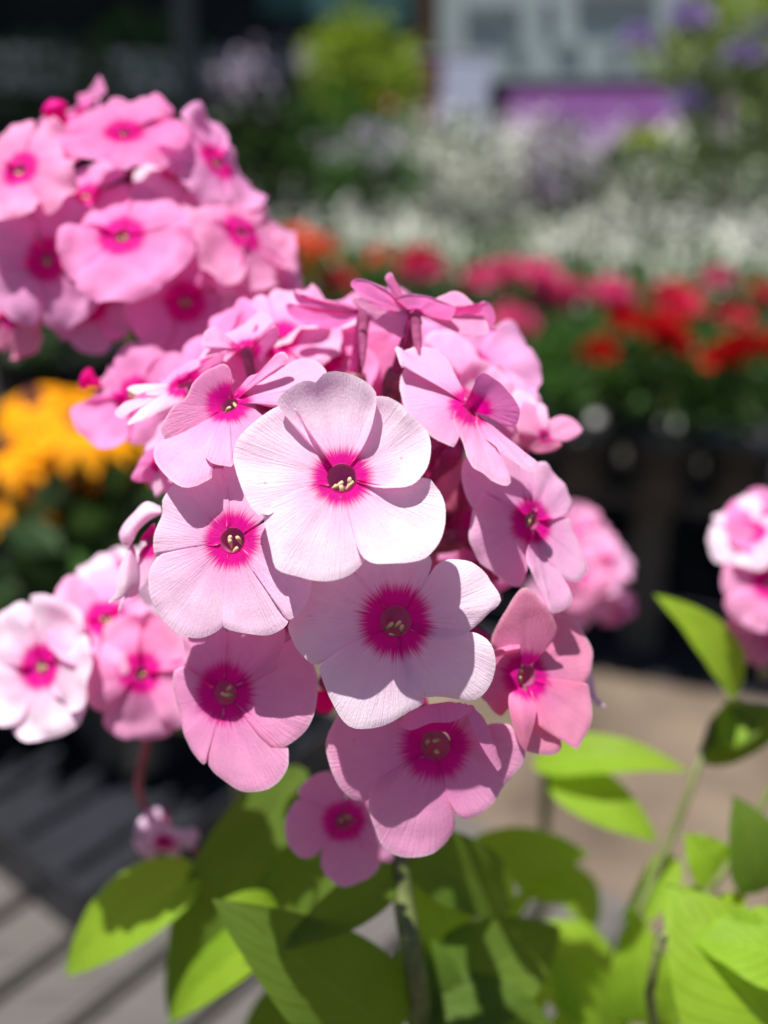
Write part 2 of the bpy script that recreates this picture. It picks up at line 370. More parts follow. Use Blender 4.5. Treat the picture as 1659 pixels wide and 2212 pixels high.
def bud(plant, A, B, r, mat):
    A = Vector(A); B = Vector(B); m = MB(); ax = B - A
    m.tube([A + ax * t for t in (0, .1, .3, .5, .66, .8, .92, 1)], [r * q for q in (.3, .4, .45, .6, 1, .95, .6, .1)], 10)
    o = mk('bud', m.V, m.F, mat, plant, A); return o
def stem_path(top, pts, base):
    return smooth_curve([tuple(top)] + [tuple(q) for q in pts] + [tuple(base)], 28)
def leaf(plant, A, B, wid, n, mat, fold=.25, sag=.12, wav=.6, twist=0):
    """A base, B tip (x, y, depth); wid full width in picture units at mid depth; n the face's direction seen from the camera"""
    A_ = P(*A) if not isinstance(A, Vector) else A; B_ = P(*B) if not isinstance(B, Vector) else B
    ax = B_ - A_; L = ax.length; ax.normalize(); nv = cv(n) if not isinstance(n, Vector) else n
    nv = (nv - ax * nv.dot(ax)).normalized(); sd = ax.cross(nv)
    dm = (A[2] + B[2]) / 2 if not isinstance(A, Vector) else 1; Wd = wid * dm / F / 2 if not isinstance(A, Vector) else wid / 2
    NU, NV = 20, 9; V = []; uv = []; fcount[0] += 1
    for i in range(NU):
        t = i / (NU - 1); wt = Wd * (t ** .5) * ((1 - t) ** .95) * 2.54
        if i == 0: wt = Wd * .12
        tw = twist * t; nn = nv * math.cos(tw) + sd * math.sin(tw); ss = sd * math.cos(tw) - nv * math.sin(tw)
        for j in range(NV):
            s = j / (NV - 1) * 2 - 1
            p = A_ + ax * (L * t) + ss * (s * wt) + nn * (abs(s) * wt * fold - sag * L * (2 * t - 1) ** 2 + sag * L * .5)
            p = p + nn * (wav * .06 * Wd * abs(s) * noise.noise(Vector((t * 6 + fcount[0], s * 2, fcount[0] * 1.7))) * 3)
            V.append(p); uv.append((s, t))
    Fc = [[i * NV + j, i * NV + j + 1, (i + 1) * NV + j + 1, (i + 1) * NV + j] for i in range(NU - 1) for j in range(NV - 1)]
    return mk('leaf', V, Fc, mat, plant, A_, uv)
# ------------------------------------------------------------------ the setting
BENCH_Z = .62
g = MB(); g.add([(-14, -3, 0), (14, -3, 0), (14, 24, 0), (-14, 24, 0)], [[0, 1, 2, 3]]); tag(g.build('ground', ground_m), 'dusty tan ground', kind='structure')
E1 = Vector((.94, -.34, 0)).normalized(); E2 = Vector((.34, .94, 0)).normalized()
O2 = Vector((.42, 1.86, 0))
mt_ = MB(); a0 = O2 - E1 * 4 - E2 * .02; mt_.add([a0 + Vector((0, 0, .004)), a0 + E1 * 7 + Vector((0, 0, .004)), a0 + E1 * 7 + E2 * 6 + Vector((0, 0, .004)), a0 + E2 * 6 + Vector((0, 0, .004))], [[0, 1, 2, 3]])  # dark sheet added where the table's shadow falls on the ground
tag(mt_.build('shade_sheet', shade_m), 'dark sheet standing in for the shade under the flower tables', kind='structure')
# slatted bench below the phlox
U1 = Vector((.63, .777, 0)).normalized(); W1 = Vector((.777, -.63, 0)).normalized()
bench = empty('slatted_bench', (-.1, .35, 0)); tag(bench, 'weathered grey slatted wooden bench under the phlox pots', 'bench')
def bp(w_, s_, z=0): return W1 * w_ + U1 * s_ + Vector((0, 0, z))
k = 0
wv = -1.3875
while wv < -.24:
    m = MB(); ln = 1.55; m.box(bp(wv + .0245, .535 - ln / 2 + rnd.uniform(-.004, .004), BENCH_Z - .011 + rnd.uniform(-.001, .001)), .0485, ln, .022, W1, U1, bev=.003)
    o = m.build('slat', wood_m, bench, bp(wv, .3, BENCH_Z), False); wv += .0567
for s_ in (.43, -.3, -.9):
    m = MB(); m.box(bp(-.80, s_, BENCH_Z - .05), 1.17, .05, .05, W1, U1, bev=.003); m.build('cross_beam', wood_m, bench, bp(-.8, s_, BENCH_Z), False)
for w_ in (-1.33, -.24):
    for s_ in (.43, -.9):
        m = MB(); m.box(bp(w_, s_ + .052, (BENCH_Z - .03) / 2), .05, .05, BENCH_Z - .03, W1, U1, bev=.003); m.build('leg', wood_m, bench, bp(w_, s_), False)
# second table with the bedding plants
T2 = .40
table = empty('plant_table', O2 + E2 * .9); tag(table, 'low dark plant table carrying rows of bedding flowers', 'table')
for i in range(16):
    m = MB(); m.box(O2 + E1 * -.9 + E2 * (.05 + i * .135) + Vector((0, 0, T2 - .012)), 5.2, .12, .024, E1, E2, bev=.003); m.build('slat', plain('dark_wood', (.06, .055, .05), .8, .2, 22, .3) if i == 0 else bpy.data.materials['dark_wood'], table, O2 + E2 * i * .135 + Vector((0, 0, T2)), False)
for a in (-3.3, -1.6, 0.1, 1.55):
    for b_ in (.12, 1.9):
        m = MB(); m.box(O2 + E1 * a + E2 * b_ + Vector((0, 0, (T2 - .024) / 2)), .07, .07, T2 - .024, E1, E2); m.build('leg', bpy.data.materials['dark_wood'], table, O2 + E1 * a + E2 * b_, False)

def pot(parent, base, r, h, mat=None):
    m = MB(); m.lathe(base, [(r * .72, 0.0), (r * .74, .004), (r * .93, h * .86), (r * 1.02, h * .86), (r * 1.03, h), (r * .97, h), (r * .93, h * .9), (0.001, h * .88)], 24)
    m.build('pot', mat or black_m, parent, base)
    return Vector(base) + Vector((0, 0, h))
def foliage(parent, c, rx, ry, rz, n, size, mat, name='foliage', hemi=-.4, up=.35):
    V = []; Fc = []
    for i in range(n):
        while True:
            q = Vector((rnd.uniform(-1, 1), rnd.uniform(-1, 1), rnd.uniform(hemi, 1)))
            if q.length <= 1 and q.length > .25 + .5 * rnd.random(): break
        if noise.noise(q * 2.3 + Vector(c) * 9) < -.28: continue
        p = Vector(c) + Vector((q.x * rx, q.y * ry, q.z * rz)); d = (Vector((q.x, q.y, q.z * .7 + up)) + Vector((rnd.gauss(0, .5), rnd.gauss(0, .5), rnd.gauss(0, .4)))).normalized()
        s = d.cross(Vector((rnd.gauss(0, 1), rnd.gauss(0, 1), rnd.gauss(0, 1)))).normalized(); nn = d.cross(s); L = size * rnd.uniform(.6, 1.3); b = len(V)
        V += [p, p + d * L * .45 + s * L * .24 + nn * L * .06, p + d * L, p + d * L * .45 - s * L * .24 + nn * L * .06]; Fc += [[b, b + 1, b + 2], [b, b + 2, b + 3]]
    return tag(mk(name, V, Fc, mat, parent, c), kind='stuff')
def ruffle(parent, c, r, mat, name='bloom', n=30, flat=.7):
    V = []; Fc = []
    for i in range(n):
        d = Vector((rnd.gauss(0, 1), rnd.gauss(0, 1) , abs(rnd.gauss(0, 1)) * .9 - .1)).normalized(); s = d.cross(Vector((rnd.gauss(0, 1), rnd.gauss(0, 1), rnd.gauss(0, 1)))).normalized(); nn = d.cross(s)
        b = len(V); q = Vector(c) + Vector((d.x, d.y, d.z * flat)) * r * .35
        pts = [(0, -.12), (.5, -.42), (.9, -.3), (1, 0), (.9, .3), (.5, .42), (0, .12)]
        V += [q + d * r * u * .75 + s * r * v + nn * r * .12 * math.sin(u * 3 + i) for u, v in pts]; Fc.append(list(range(b, b + 7)))
    return mk(name, V, Fc, mat, parent, c)
def spikes(parent, c, rx, ry, h0, h1, n, mat, fl=14, fs=.008, name='flower_spikes'):
    V = []; Fc = []
    for i in range(n):
        a = rnd.uniform(0, 6.283); q = math.sqrt(rnd.random()); base = Vector(c) + Vector((q * rx * math.cos(a), q * ry * math.sin(a), rnd.uniform(h0, h0 + (h1 - h0) * .3)))
        lean = Vector((math.cos(a) * q * .35 + rnd.gauss(0, .12), math.sin(a) * q * .35 + rnd.gauss(0, .12), 1)).normalized(); H = (h1 - h0) * rnd.uniform(.5, 1)
        for k_ in range(fl):
            p = base + lean * H * (k_ / fl) ; d = (Vector((rnd.gauss(0, 1), rnd.gauss(0, 1), rnd.gauss(0.3, .6)))).normalized(); s = d.cross(lean).normalized(); L = fs * rnd.uniform(.7, 1.4); b = len(V)
            p = p + d * fs * .4
            V += [p, p + d * L * .5 + s * L * .45, p + d * L, p + d * L * .5 - s * L * .45]; Fc.append([b, b + 1, b + 2, b + 3])
    return tag(mk(name, V, Fc, mat, parent, c), kind='stuff')
def table_plant(name, label, cat, group, x, y, Y, r, fmat, fsize=.03, nf=420, bl=(), spk=None, ph=.13, tz=None, rz=None):
    c = W(x, y, Y); tz = T2 if tz is None else tz; base = Vector((c.x, c.y, tz)); t = empty(name, base); tag(t, label, cat, group)
    pr = min(r * .62, .10); top = pot(t, base, pr, max(.05, min(ph, c.z - tz - .03)))
    m = MB(); m.tube([top - Vector((0, 0, .02)), c], .006, 6); m.build('stem', stem_m, t, top)
    foliage(t, c, r, r, rz or r * .8, nf, fsize, fmat)
    for b in bl:
        bx, by, br, col_ = b; q = W(bx, by, Y - rnd.uniform(.65, 1.0) * r); ruffle(t, q, br * .86, FL[col_])
    if spk: spikes(t, c, r * .95, r * .95, *spk)
    return t
GR = 'red flowering plants at the front of the table'
table_plant('red_geranium', 'red flowered bedding plant in front row, left of the two larger red ones', 'flowering plant', GR, 1275, 815, 1.86, .125, fol_m[0], .04, 520, [(1345, 700, .040, 'red'), (1290, 770, .042, 'red'), (1120, 705, .036, 'pink')])
table_plant('red_geranium', 'red flowered bedding plant in middle of front row with the largest red cluster', 'flowering plant', GR, 1450, 830, 1.82, .125, fol_m[0], .04, 520, [(1425, 712, .042, 'red'), (1450, 748, .045, 'red'), (1475, 670, .036, 'crimson')])
table_plant('red_geranium', 'red flowered bedding plant by the right edge of the photo', 'flowering plant', GR, 1620, 845, 1.80, .125, fol_m[0], .04, 520, [(1560, 780, .042, 'red'), (1600, 755, .040, 'red'), (1660, 750, .04, 'red'), (1590, 690, .03, 'crimson')])
table_plant('green_bedding_plant', 'green bedding plant without red flowers, right behind the sharp phlox head', 'plant', None, 1120, 800, 1.92, .12, fol_m[0], .04, 480, [(1105, 690, .038, 'pink')])
for x, y, Y, lb in ((40, 640, 2.5, 'dark green bedding plant at the far left of the table'), (190, 650, 2.45, 'dark green bedding plant behind the bottom of the upper left phlox head'), (500, 640, 2.35, 'dark green bedding plant left of the orange blooms')):
    table_plant('green_bedding_plant', lb, 'plant', None, x, y + 60, Y, .17, fol_m[3], .05, 500)
GPK = 'pink flowering plants in the second row'
for i, (x, y, lb, bl) in enumerate((
    (690, 640, 'pink and orange flowered plant beside the upper left phlox head', [(640, 530, .05, 'salmon'), (690, 545, .045, 'salmon'), (730, 615, .045, 'crimson'), (655, 590, .03, 'gold')]),
    (890, 660, 'pink plant with a bright crimson bloom above the sharp phlox head', [(905, 565, .042, 'crimson'), (900, 592, .045, 'pink'), (930, 590, .04, 'pink'), (820, 560, .03, 'salmon')]),
    (1060, 670, 'pink flowered plant between the crimson bloom and the middle of the row', [(1030, 610, .04, 'pink'), (1070, 600, .045, 'pink'), (1100, 585, .035, 'pink')]),
    (1210, 690, 'pink flowered plant with the densest pink blooms of its row', [(1160, 598, .045, 'pink'), (1185, 625, .045, 'pink'), (1200, 662, .05, 'pink'), (1240, 640, .04, 'pink'), (1320, 640, .05, 'pink')]),
    (1400, 690, 'pink flowered plant behind the largest red cluster', [(1330, 655, .04, 'pink'), (1450, 640, .045, 'crimson'), (1480, 655, .035, 'pink')]),
    (1590, 690, 'pink flowered plant at the right end of its row', [(1550, 612, .04, 'pink'), (1570, 680, .035, 'crimson'), (1650, 640, .04, 'crimson')]))):
    table_plant('pink_petunia', lb, 'flowering plant', GPK, x, y, 2.2, .13, fol_m[0], .04, 420, bl)
GW = 'white flowered plants massed on the table'
for i, (x, y, Y) in enumerate([(620 + 135 * j, 548 + 9 * j, 2.62 - .03 * j) for j in range(9)] + [(560 + 150 * j, 500 + 9 * j, 3.0 - .03 * j) for j in range(8)]):
    table_plant('white_bedding_plant', 'frothy white flowered bedding plant among others in the white rows', 'flowering plant', GW, x + rnd.uniform(-25, 25), y + 54 + rnd.uniform(-30, 30), Y, .145, fol_m[1], .04, 340, (), (-.05, rnd.choice((.08, .11, .14, .20)), 30 + int(rnd.choice((25, 55, 90)) * min(1, max(0, (x - 620) / 450))), FL['cream'], 14, .013))
# taller plants behind
GT = 'tall potted plants behind the white rows'
def tall(label, x, y, Y, r, fm, spk=None, bl=(), rz=None, nf=500, fs=.06): return table_plant('tall_plant', label, 'plant', GT, x, y, Y, r, fm, fs, nf, bl, spk, .25, 0.0, rz)
tall('cream flowered bushy plant below the white notice', 985, 430, 3.7, .2, fol_m[1], (-.1, .26, 150, FL['cream'], 12, .021), rz=.26)
tall('lilac tinged plant below the purple panel', 1190, 430, 3.8, .2, fol_m[1], (-.1, .26, 150, FL['lilac'], 12, .023), rz=.24)
tall('cream flowered plant below the left end of the purple panel', 1110, 385, 4.2, .16, fol_m[1], (-.1, .2, 130, FL['cream'], 10, .022))
tall('lime yellow leaved plant below the purple panel', 1390, 350, 4.1, .12, fol_m[2], None, [(1385, 318, .07, 'lime'), (1410, 330, .05, 'lime')])
tall('cream flowered plant below the right end of the purple panel', 1510, 360, 4.1, .13, fol_m[1], (-.06, .16, 130, FL['cream'], 10, .024))
tall('grey green plant below the lime yellow one', 1400, 430, 3.6, .2, fol_m[1], (-.08, .14, 60, FL['cream'], 9, .02))
tall('green plant with a few pale flowers below the violet shrub', 1560, 430, 3.5, .2, fol_m[1], (-.08, .12, 40, FL['cream'], 9, .02))
tall('dark green plant left of the cream flowered bush', 820, 420, 3.9, .24, fol_m[3])
tall('lime green shrub in front of the dark shelter', 775, 235, 4.4, .26, fol_m[2], None, [(830, 235, .06, 'salmon')], rz=.36, nf=900)
tall('green shrub below the lime green one', 745, 330, 4.2, .28, fol_m[0], None, [(790, 285, .05, 'lilac'), (820, 292, .05, 'lilac')], nf=700)
tall('lilac white flowered plant right of the upper left phlox head', 550, 255, 4.3, .22, fol_m[1], (-.02, .26, 110, FL['lilac'], 12, .024))
tall('dark leafed plant below the lilac white flowers', 590, 360, 4.1, .3, fol_m[3], nf=700)
tall('dull green plant behind the upper left phlox head', 330, 190, 4.6, .3, fol_m[0], None, [], rz=.28)
tall('grey green plant at left behind the upper left phlox head', 120, 215, 4.5, .28, fol_m[1])
tall('pale pink flowered plant left of the cream bush', 800, 400, 3.3, .12, fol_m[0], (-.02, .16, 50, FL['lilac'], 10, .016))
# yellow coneflowers on the bench at the left
b = W(60, 1420, .82); b.z = BENCH_Z
rud = empty('yellow_coneflower', b); tag(rud, 'yellow coneflower plant with dark cones in a black pot on the bench', 'flowering plant')
top = pot(rud, b, .12, .16)
foliage(rud, W(60, 1180, .80), .15, .12, .085, 420, .055, fol_m[0], up=.1)
for (x, y, Y, rr, tlt) in ((175, 930, .74, .040, .15), (5, 985, .74, .042, .2), (75, 880, .80, .036, .0), (15, 1070, .72, .030, -.1), (240, 990, .78, .036, .3), (300, 985, .80, .034, .1), (120, 890, .82, .036, .05), (120, 1010, .78, .030, .1)):
    c = W(x, y, Y); fl = MB(); fl.lathe(c, [(.009, 0), (.0095, .005), (.008, .011), (.0045, .015), (.0004, .0165)], 14)
    f_ = fl.build('flower_cone', FL['brown'], rud, c)
    nrm = Vector((rnd.gauss(0, .3), -.28 + tlt, .9)).normalized(); a = nrm.orthogonal().normalized(); bb = nrm.cross(a)
    for q in range(13):
        th = q * 6.283 / 13 + rnd.uniform(-.1, .1); d = a * math.cos(th) + bb * math.sin(th); s = nrm.cross(d); L = rr * rnd.uniform(.9, 1.1); V = []
        for i in range(6):
            u = i / 5; wd = .0075 * math.sin(math.pi * (.12 + .8 * u)) ; ctr = c + d * (.008 + L * u) - nrm * (.016 * u * u) + nrm * .004
            V += [ctr - s * wd, ctr + nrm * .0012, ctr + s * wd]
        Fc = [[i * 3 + j, i * 3 + j + 1, i * 3 + j + 4, i * 3 + j + 3] for i in range(5) for j in range(2)]
        mk('petal', V, Fc, FL['gold'], f_, c)
    st = MB(); st.tube(smooth_curve([tuple(c), tuple(c * .5 + top * .5 + Vector((0, 0, .05))), tuple(top)], 10), .0022, 8); st.build('stem', stem_m, rud, c)
leaf(rud, W(120, 1285, .7), W(40, 1235, .7), .028, Vector((0, -.4, .9)), leaf_l)
# ribbed black tray added in place of shaded bench slats
tr_ = empty('shade_tray', bp(-.80, .40, BENCH_Z)); tag(tr_, 'low black ribbed tray added in place of shaded slats on the bench', 'tray')
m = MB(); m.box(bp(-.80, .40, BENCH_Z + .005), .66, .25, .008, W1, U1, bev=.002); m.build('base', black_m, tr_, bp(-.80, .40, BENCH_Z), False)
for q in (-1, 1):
    m = MB(); m.box(bp(-.80 + q * .331, .40, BENCH_Z + .022), .004, .256, .044, W1, U1); m.build('shade_tray_side', black_m, tr_, bp(-.8 + q * .33, .4, BENCH_Z), False)
    m = MB(); m.box(bp(-.80, .40 + q * .126, BENCH_Z + .022), .656, .004, .044, W1, U1); m.build('shade_tray_end', black_m, tr_, bp(-.8, .4 + q * .126, BENCH_Z), False)
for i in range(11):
    m = MB(); m.box(bp(-1.1 + i * .0567, .40, BENCH_Z + .013), .014, .24, .008, W1, U1, bev=.002); m.build('shade_tray_rib', black_m, tr_, bp(-1.1 + i * .0567, .4, BENCH_Z), False)
# black pots added to darken the bench in place of shade
for i, (w_, s_, lb) in enumerate(((-.73, .40, 'black pot added in place of shade behind the lower left phlox'), (-.60, .44, 'black pot added in place of shade near the end of the bench'), (-.98, .3, 'black pot added in place of shade at the far left of the bench'))):
    q = bp(w_, s_, BENCH_Z + .018); t = empty('shade_pot', q); tag(t, lb, 'plant pot', 'black pots added to darken the bench'); tp = pot(t, q, .085, .12)
    foliage(t, tp + Vector((0, 0, .05)), .09, .09, .06, 200, .045, fol_m[3])
# the stall behind: shelter, sign, panel, notice
dark = plain('shelter_cladding', (.012, .017, .022), .7, .3, 3, .3); teal = plain('teal_cladding', (.05, .13, .135), .6, .3, 3, .2); greyp = plain('grey_paint', (.55, .55, .55), .7, .3, 4, .25)
brownw = plain('brown_wood', (.075, .045, .03), .7, .3, 20, .3, stretch=(12, 12, 1)); purple = plain('purple_vinyl', (.50, .20, .62), .5, .3, 3, .15); board = plain('sign_board', (.40, .46, .455), .6, .3, 2, .12); inkf = plain('faint_ink', (.30, .35, .36), .6, .3); ink = plain('sign_ink', (.16, .19, .205), .6, .3)
lilacp = plain('lilac_paper', (.62, .63, .80), .7, .3, 3, .12); redp = plain('dull_red_board', (.20, .04, .085), .7, .3, 3, .3)
sh = empty('market_shelter', (-1.5, 6.6, 0)); tag(sh, 'dark open fronted market shelter with grey fascia in upper left', 'shelter')
def panel(x0, y0, x1, y1, Y, th, mat, name, parent, tilt=0.0, bev=.004):
    A = W(x0, y0, Y); B = W(x1, y1, Y); c = (A + B) / 2; c.y = Y + th / 2
    ex = Vector((math.cos(tilt), 0, math.sin(tilt))); ez = Vector((-math.sin(tilt), 0, math.cos(tilt)))
    m = MB(); m.box(c, abs(B.x - A.x), th, abs(A.z - B.z), ex, Vector((0, 1, 0)), ez, bev); return m.build(name, mat, parent, c, False)
panel(-1700, -700, 905, 520, 6.6, .08, dark, 'back_wall', sh)
m = MB(); m.box((-2.75, 5.3, 2.35), 4.3, 2.7, .06); m.build('roof', dark, sh, (-2.75, 5.3, 2.35), False)
for i in range(9):
    x = -4.6 + i * .6; m = MB(); m.box((x, 6.588, 1.2), .012, .02, 2.4); m.build('wall_batten', dark, sh, (x, 6.58, 1.2), False)
panel(-900, 92, 640, 185, 5.9, .04, greyp, 'shelf_fascia', sh, -.045)
for x in (-3.9, -.72):
    m = MB(); m.box((x, 4.1, 1.16), .07, .07, 2.32); m.build('post', dark, sh, (x, 4.1, 0), False)
kio = empty('sales_kiosk', (1.0, 6.2, 0)); tag(kio, 'sales kiosk with teal side, brown post and purple lower panels', 'kiosk')
panel(560, -400, 905, 48, 6.5, .05, teal, 'side_panel', kio, -.1)
panel(908, -500, 958, 470, 5.75, .06, brownw, 'post', kio)
panel(950, 150, 1800, 640, 6.3, .06, plain('kiosk_dark', (.03, .028, .04), .7, .3, 3, .3), 'lower_wall', kio)
panel(1100, 196, 1328, 330, 6.2, .03, purple, 'purple_panel', kio); panel(1336, 194, 1570, 330, 6.2, .03, purple, 'purple_panel', kio)
m = MB(); m.box((2.1, 6.55, 2.5), 4.0, .9, .06); m.build('roof', greyp, kio, (2.1, 6.55, 2.5), False)
sg = empty('hanging_sign', W(1300, 80, 5.6)); tag(sg, 'large pale grey sign board with dark lettering above the purple panels', 'sign')
sb = panel(955, -260, 1640, 172, 5.6, .03, board, 'sign_board', sg, .012)
def letter(x, y0, y1, w_, ik=None): panel(x - w_ / 2, y0, x + w_ / 2, y1, 5.585, .012, ik or ink, 'letter', sg, 0, 0)
for x, w_ in ((1012, 13), (1028, 9), (1046, 12), (1066, 10), (1082, 14), (1096, 10), (1112, 14)): letter(x, 8, 62, w_)
for x, w_ in ((1178, 7), (1187, 15)): letter(x, 2, 45, w_)
for x in range(1252, 1420, 17): letter(x, -28, 34, 8)
for x, w_ in ((1100, 6), (1112, 9), (1124, 6), (1205, 9), (1218, 7), (1231, 10), (1246, 8), (1320, 8), (1332, 6)): letter(x, 84, 108, w_, inkf)
nb = empty('notice', W(1000, 200, 5.3)); tag(nb, 'pale lilac notice sheet hanging beside the red board', 'notice'); panel(955, 118, 1052, 292, 5.3, .006, lilacp, 'sheet', nb, -.05, 0); panel(952, 110, 1055, 121, 5.297, .012, greyp, 'top_rail', nb, -.05, 0)
rb = empty('red_board', W(920, 200, 5.4)); tag(rb, 'narrow dull red board left of the lilac notice', 'board'); panel(900, 118, 951, 300, 5.4, .02, redp, 'face', rb); panel(897, 112, 953, 119, 5.395, .03, greyp, 'top_rail', rb)
# shrub with violet flowers, upper right
bud_b = W(1600, 700, 3.0); bud_b.z = 0
sr = empty('violet_shrub', bud_b); tag(sr, 'tall loose shrub with violet flowers at the upper right', 'shrub')
m = MB()
m.tube(smooth_curve([tuple(bud_b), tuple(W(1560, 300, 3.0)), tuple(W(1500, 60, 2.9))], 14), [.014] * 7 + [.009] * 7, 8); m.build('trunk', brownw, sr, bud_b)
m = MB(); m.tube(smooth_curve([tuple(W(1555, 280, 3.0)), tuple(W(1440, 110, 2.9)), tuple(W(1400, 60, 2.85))], 10), .008, 8); m.build('branch', brownw, sr, W(1500, 180, 2.95))
foliage(sr, W(1570, 130, 3.0), .15, .18, .17, 420, .06, fol_m[4]); foliage(sr, W(1630, 280, 3.0), .16, .18, .2, 520, .06, fol_m[4]); foliage(sr, W(1600, 40, 2.9), .12, .15, .1, 160, .06, fol_m[2]); foliage(sr, W(1440, 130, 2.9), .09, .1, .06, 70, .05, fol_m[4])
for (x, y, r_) in ((1380, 92, .045), (1490, 48, .055), (1610, 128, .05), (1485, 232, .05), (1655, 60, .03)): ruffle(sr, W(x, y, 2.8), r_, FL['violet'], 'flower_head', 26, 1.0)
# ------------------------------------------------------------------ the phlox

GP = 'phlox flower stems over the slatted bench'
def phlox(label, hub, path, base, r0=.0022, red=.35):
    t = empty('phlox_plant', base); tag(t, label, 'phlox', GP)
    pts = stem_path(hub, path, base); m = MB(); n = len(pts)
    m.tube(pts, [r0 * (.75 + .5 * i / n) for i in range(n)], 10); m.build('stem', stem_m, t, pts[n // 2])
    return t
# --- the sharp head in the middle
hub = P(815, 1230, .176)
base1 = W(935, 2600, .24); base1.z = BENCH_Z + .17
main = phlox('large sharp phlox head in the middle, pale pink with magenta eyes', hub, [P(850, 1560, .186), P(862, 1880, .192), P(908, 2190, .196)], base1, .0023)
c7 = crop(493.75, 795.5, .2976); c4 = crop(219.4, 603.5, .3307); c7b = crop(768, 1207, .3637); c6 = crop(329.2, 1261.8, .3225)
c5b = crop(960, 987.5, .21494); c8 = crop(822.9, 713.2, .2811); c9 = crop(246.9, 658.3, .2811); c11 = crop(603.5, 576, .2976); c15 = crop(0, 1097.2, .2976)
traced(main, hub, (820, 790), .1305, (0, .26, 1), 215, [
    ([(690, 680), (560, 520), (440, 400), (365, 300), (440, 215), (530, 158), (600, 150), (640, 165), (700, 105), (780, 85), (880, 100), (980, 150), (1050, 205), (1075, 260), (1068, 350), (1035, 480), (985, 580), (915, 655)], None, None, dict(lip=3.4, cup=.2)),
    ([(900, 640), (930, 560), (1000, 330), (1060, 245), (1130, 245), (1200, 270), (1270, 320), (1300, 370), (1380, 430), (1440, 490), (1460, 560), (1462, 650), (1440, 750), (1390, 830), (1330, 880), (1240, 897), (1130, 890), (1030, 860), (930, 815)], None, None, dict(lip=2.6, tw=.8)),
    ([(930, 800), (1100, 850), (1250, 850), (1430, 810), (1490, 850), (1550, 930), (1572, 1020), (1568, 1140), (1540, 1250), (1470, 1350), (1400, 1400), (1300, 1420), (1180, 1425), (1060, 1425), (985, 1390), (940, 1320), (900, 1200), (870, 1080), (850, 980), (840, 920)], None, None, dict(lip=1.2, tw=.9, side=-1.6)),
    ([(850, 910), (900, 1100), (960, 1250), (990, 1370), (975, 1400), (920, 1460), (840, 1510), (720, 1540), (600, 1530), (480, 1500), (370, 1470), (330, 1430), (300, 1300), (265, 1150), (250, 1060), (255, 990), (340, 930), (480, 890), (600, 870), (720, 855)], None, None, dict(tw=.7)),
    ([(730, 850), (600, 900), (400, 960), (300, 1050), (245, 1085), (180, 1030), (120, 930), (70, 800), (40, 700), (30, 640), (60, 550), (110, 480), (200, 400), (330, 310), (420, 290), (470, 300), (520, 360), (580, 470), (650, 580), (710, 660)], None, None, dict(side=3.2, tw=.5, lip=.8))],
    'white', 104, c7, [(-.55, -.62), (-.32, -.5), (.05, -.95), (.42, -.55), (.62, -.38)], tw=.7, label='palest flower of the head, facing the camera')
traced(main, hub, (850, 1700), .1385, (-.26, .14, 1), 190, [
    [(740, 1750), (560, 1770), (370, 1790), (330, 1810), (320, 1730), (345, 1610), (380, 1520), (385, 1440), (430, 1370), (500, 1310), (600, 1270), (760, 1230), (820, 1300), (805, 1450), (805, 1590)],
    [(820, 1590), (800, 1400), (780, 1230), (860, 1200), (960, 1250), (1050, 1300), (1100, 1450), (1060, 1560), (950, 1640)],
    [(960, 1660), (1100, 1560), (1250, 1560), (1340, 1700), (1375, 1850), (1365, 1960), (1345, 2080), (1290, 2170), (1210, 2225), (1150, 2130), (1060, 1950), (960, 1790)],
    [(960, 1790), (1080, 1920), (1180, 2050), (1229, 2098), (1225, 2180), (1200, 2250), (1150, 2295), (1060, 2325), (950, 2315), (850, 2295), (790, 2270), (780, 2200), (785, 2050), (800, 1900), (820, 1840)],
    [(820, 1840), (810, 1950), (795, 2150), (781, 2254), (712, 2312), (640, 2340), (560, 2340), (468, 2303), (380, 2224), (330, 2136), (297, 2020), (300, 1920), (320, 1860), (370, 1800), (450, 1780), (600, 1760), (740, 1740)]],
    'pale', 82, c4, [(-.5, .0), (-.35, -.35), (.45, -.1), (-.05, -.95)])
traced(main, hub, (240, 370), .139, (.06, .12, 1), 215, [
    [(330, 260), (430, 150), (470, 50), (540, 5), (620, 0), (700, 20), (780, 80), (810, 130), (850, 190), (870, 240), (850, 280), (790, 330), (720, 400), (640, 455), (550, 487), (460, 475), (340, 430)],
    [(340, 430), (480, 480), (640, 445), (700, 435), (760, 460), (810, 510), (835, 600), (830, 680), (800, 760), (750, 820), (690, 845), (600, 835), (500, 820), (400, 825), (330, 810), (300, 780), (285, 700), (270, 600), (265, 540)],
    [(270, 540), (290, 700), (320, 800), (410, 835), (395, 875), (320, 910), (240, 960), (150, 1000), (5, 1012), (-70, 970), (-132, 870), (-190, 740), (-214, 640), (-150, 580), (-77, 530), (60, 470), (160, 420)],
    [(170, 420), (20, 480), (-120, 570), (-231, 632), (-275, 613), (-346, 542), (-390, 451), (-404, 407), (-380, 340), (-352, 283), (-297, 173), (-230, 80), (-120, 30), (0, 95), (80, 180), (160, 270)],
    [(170, 275), (60, 150), (-50, 30), (-60, -60), (50, -110), (200, -100), (350, -60), (440, -20), (455, 30), (430, 110), (380, 180), (310, 270)]],
    'white', 90, c7b, [(-.5, -.4), (-.1, -.95), (.05, -.3), (.4, -.6)])
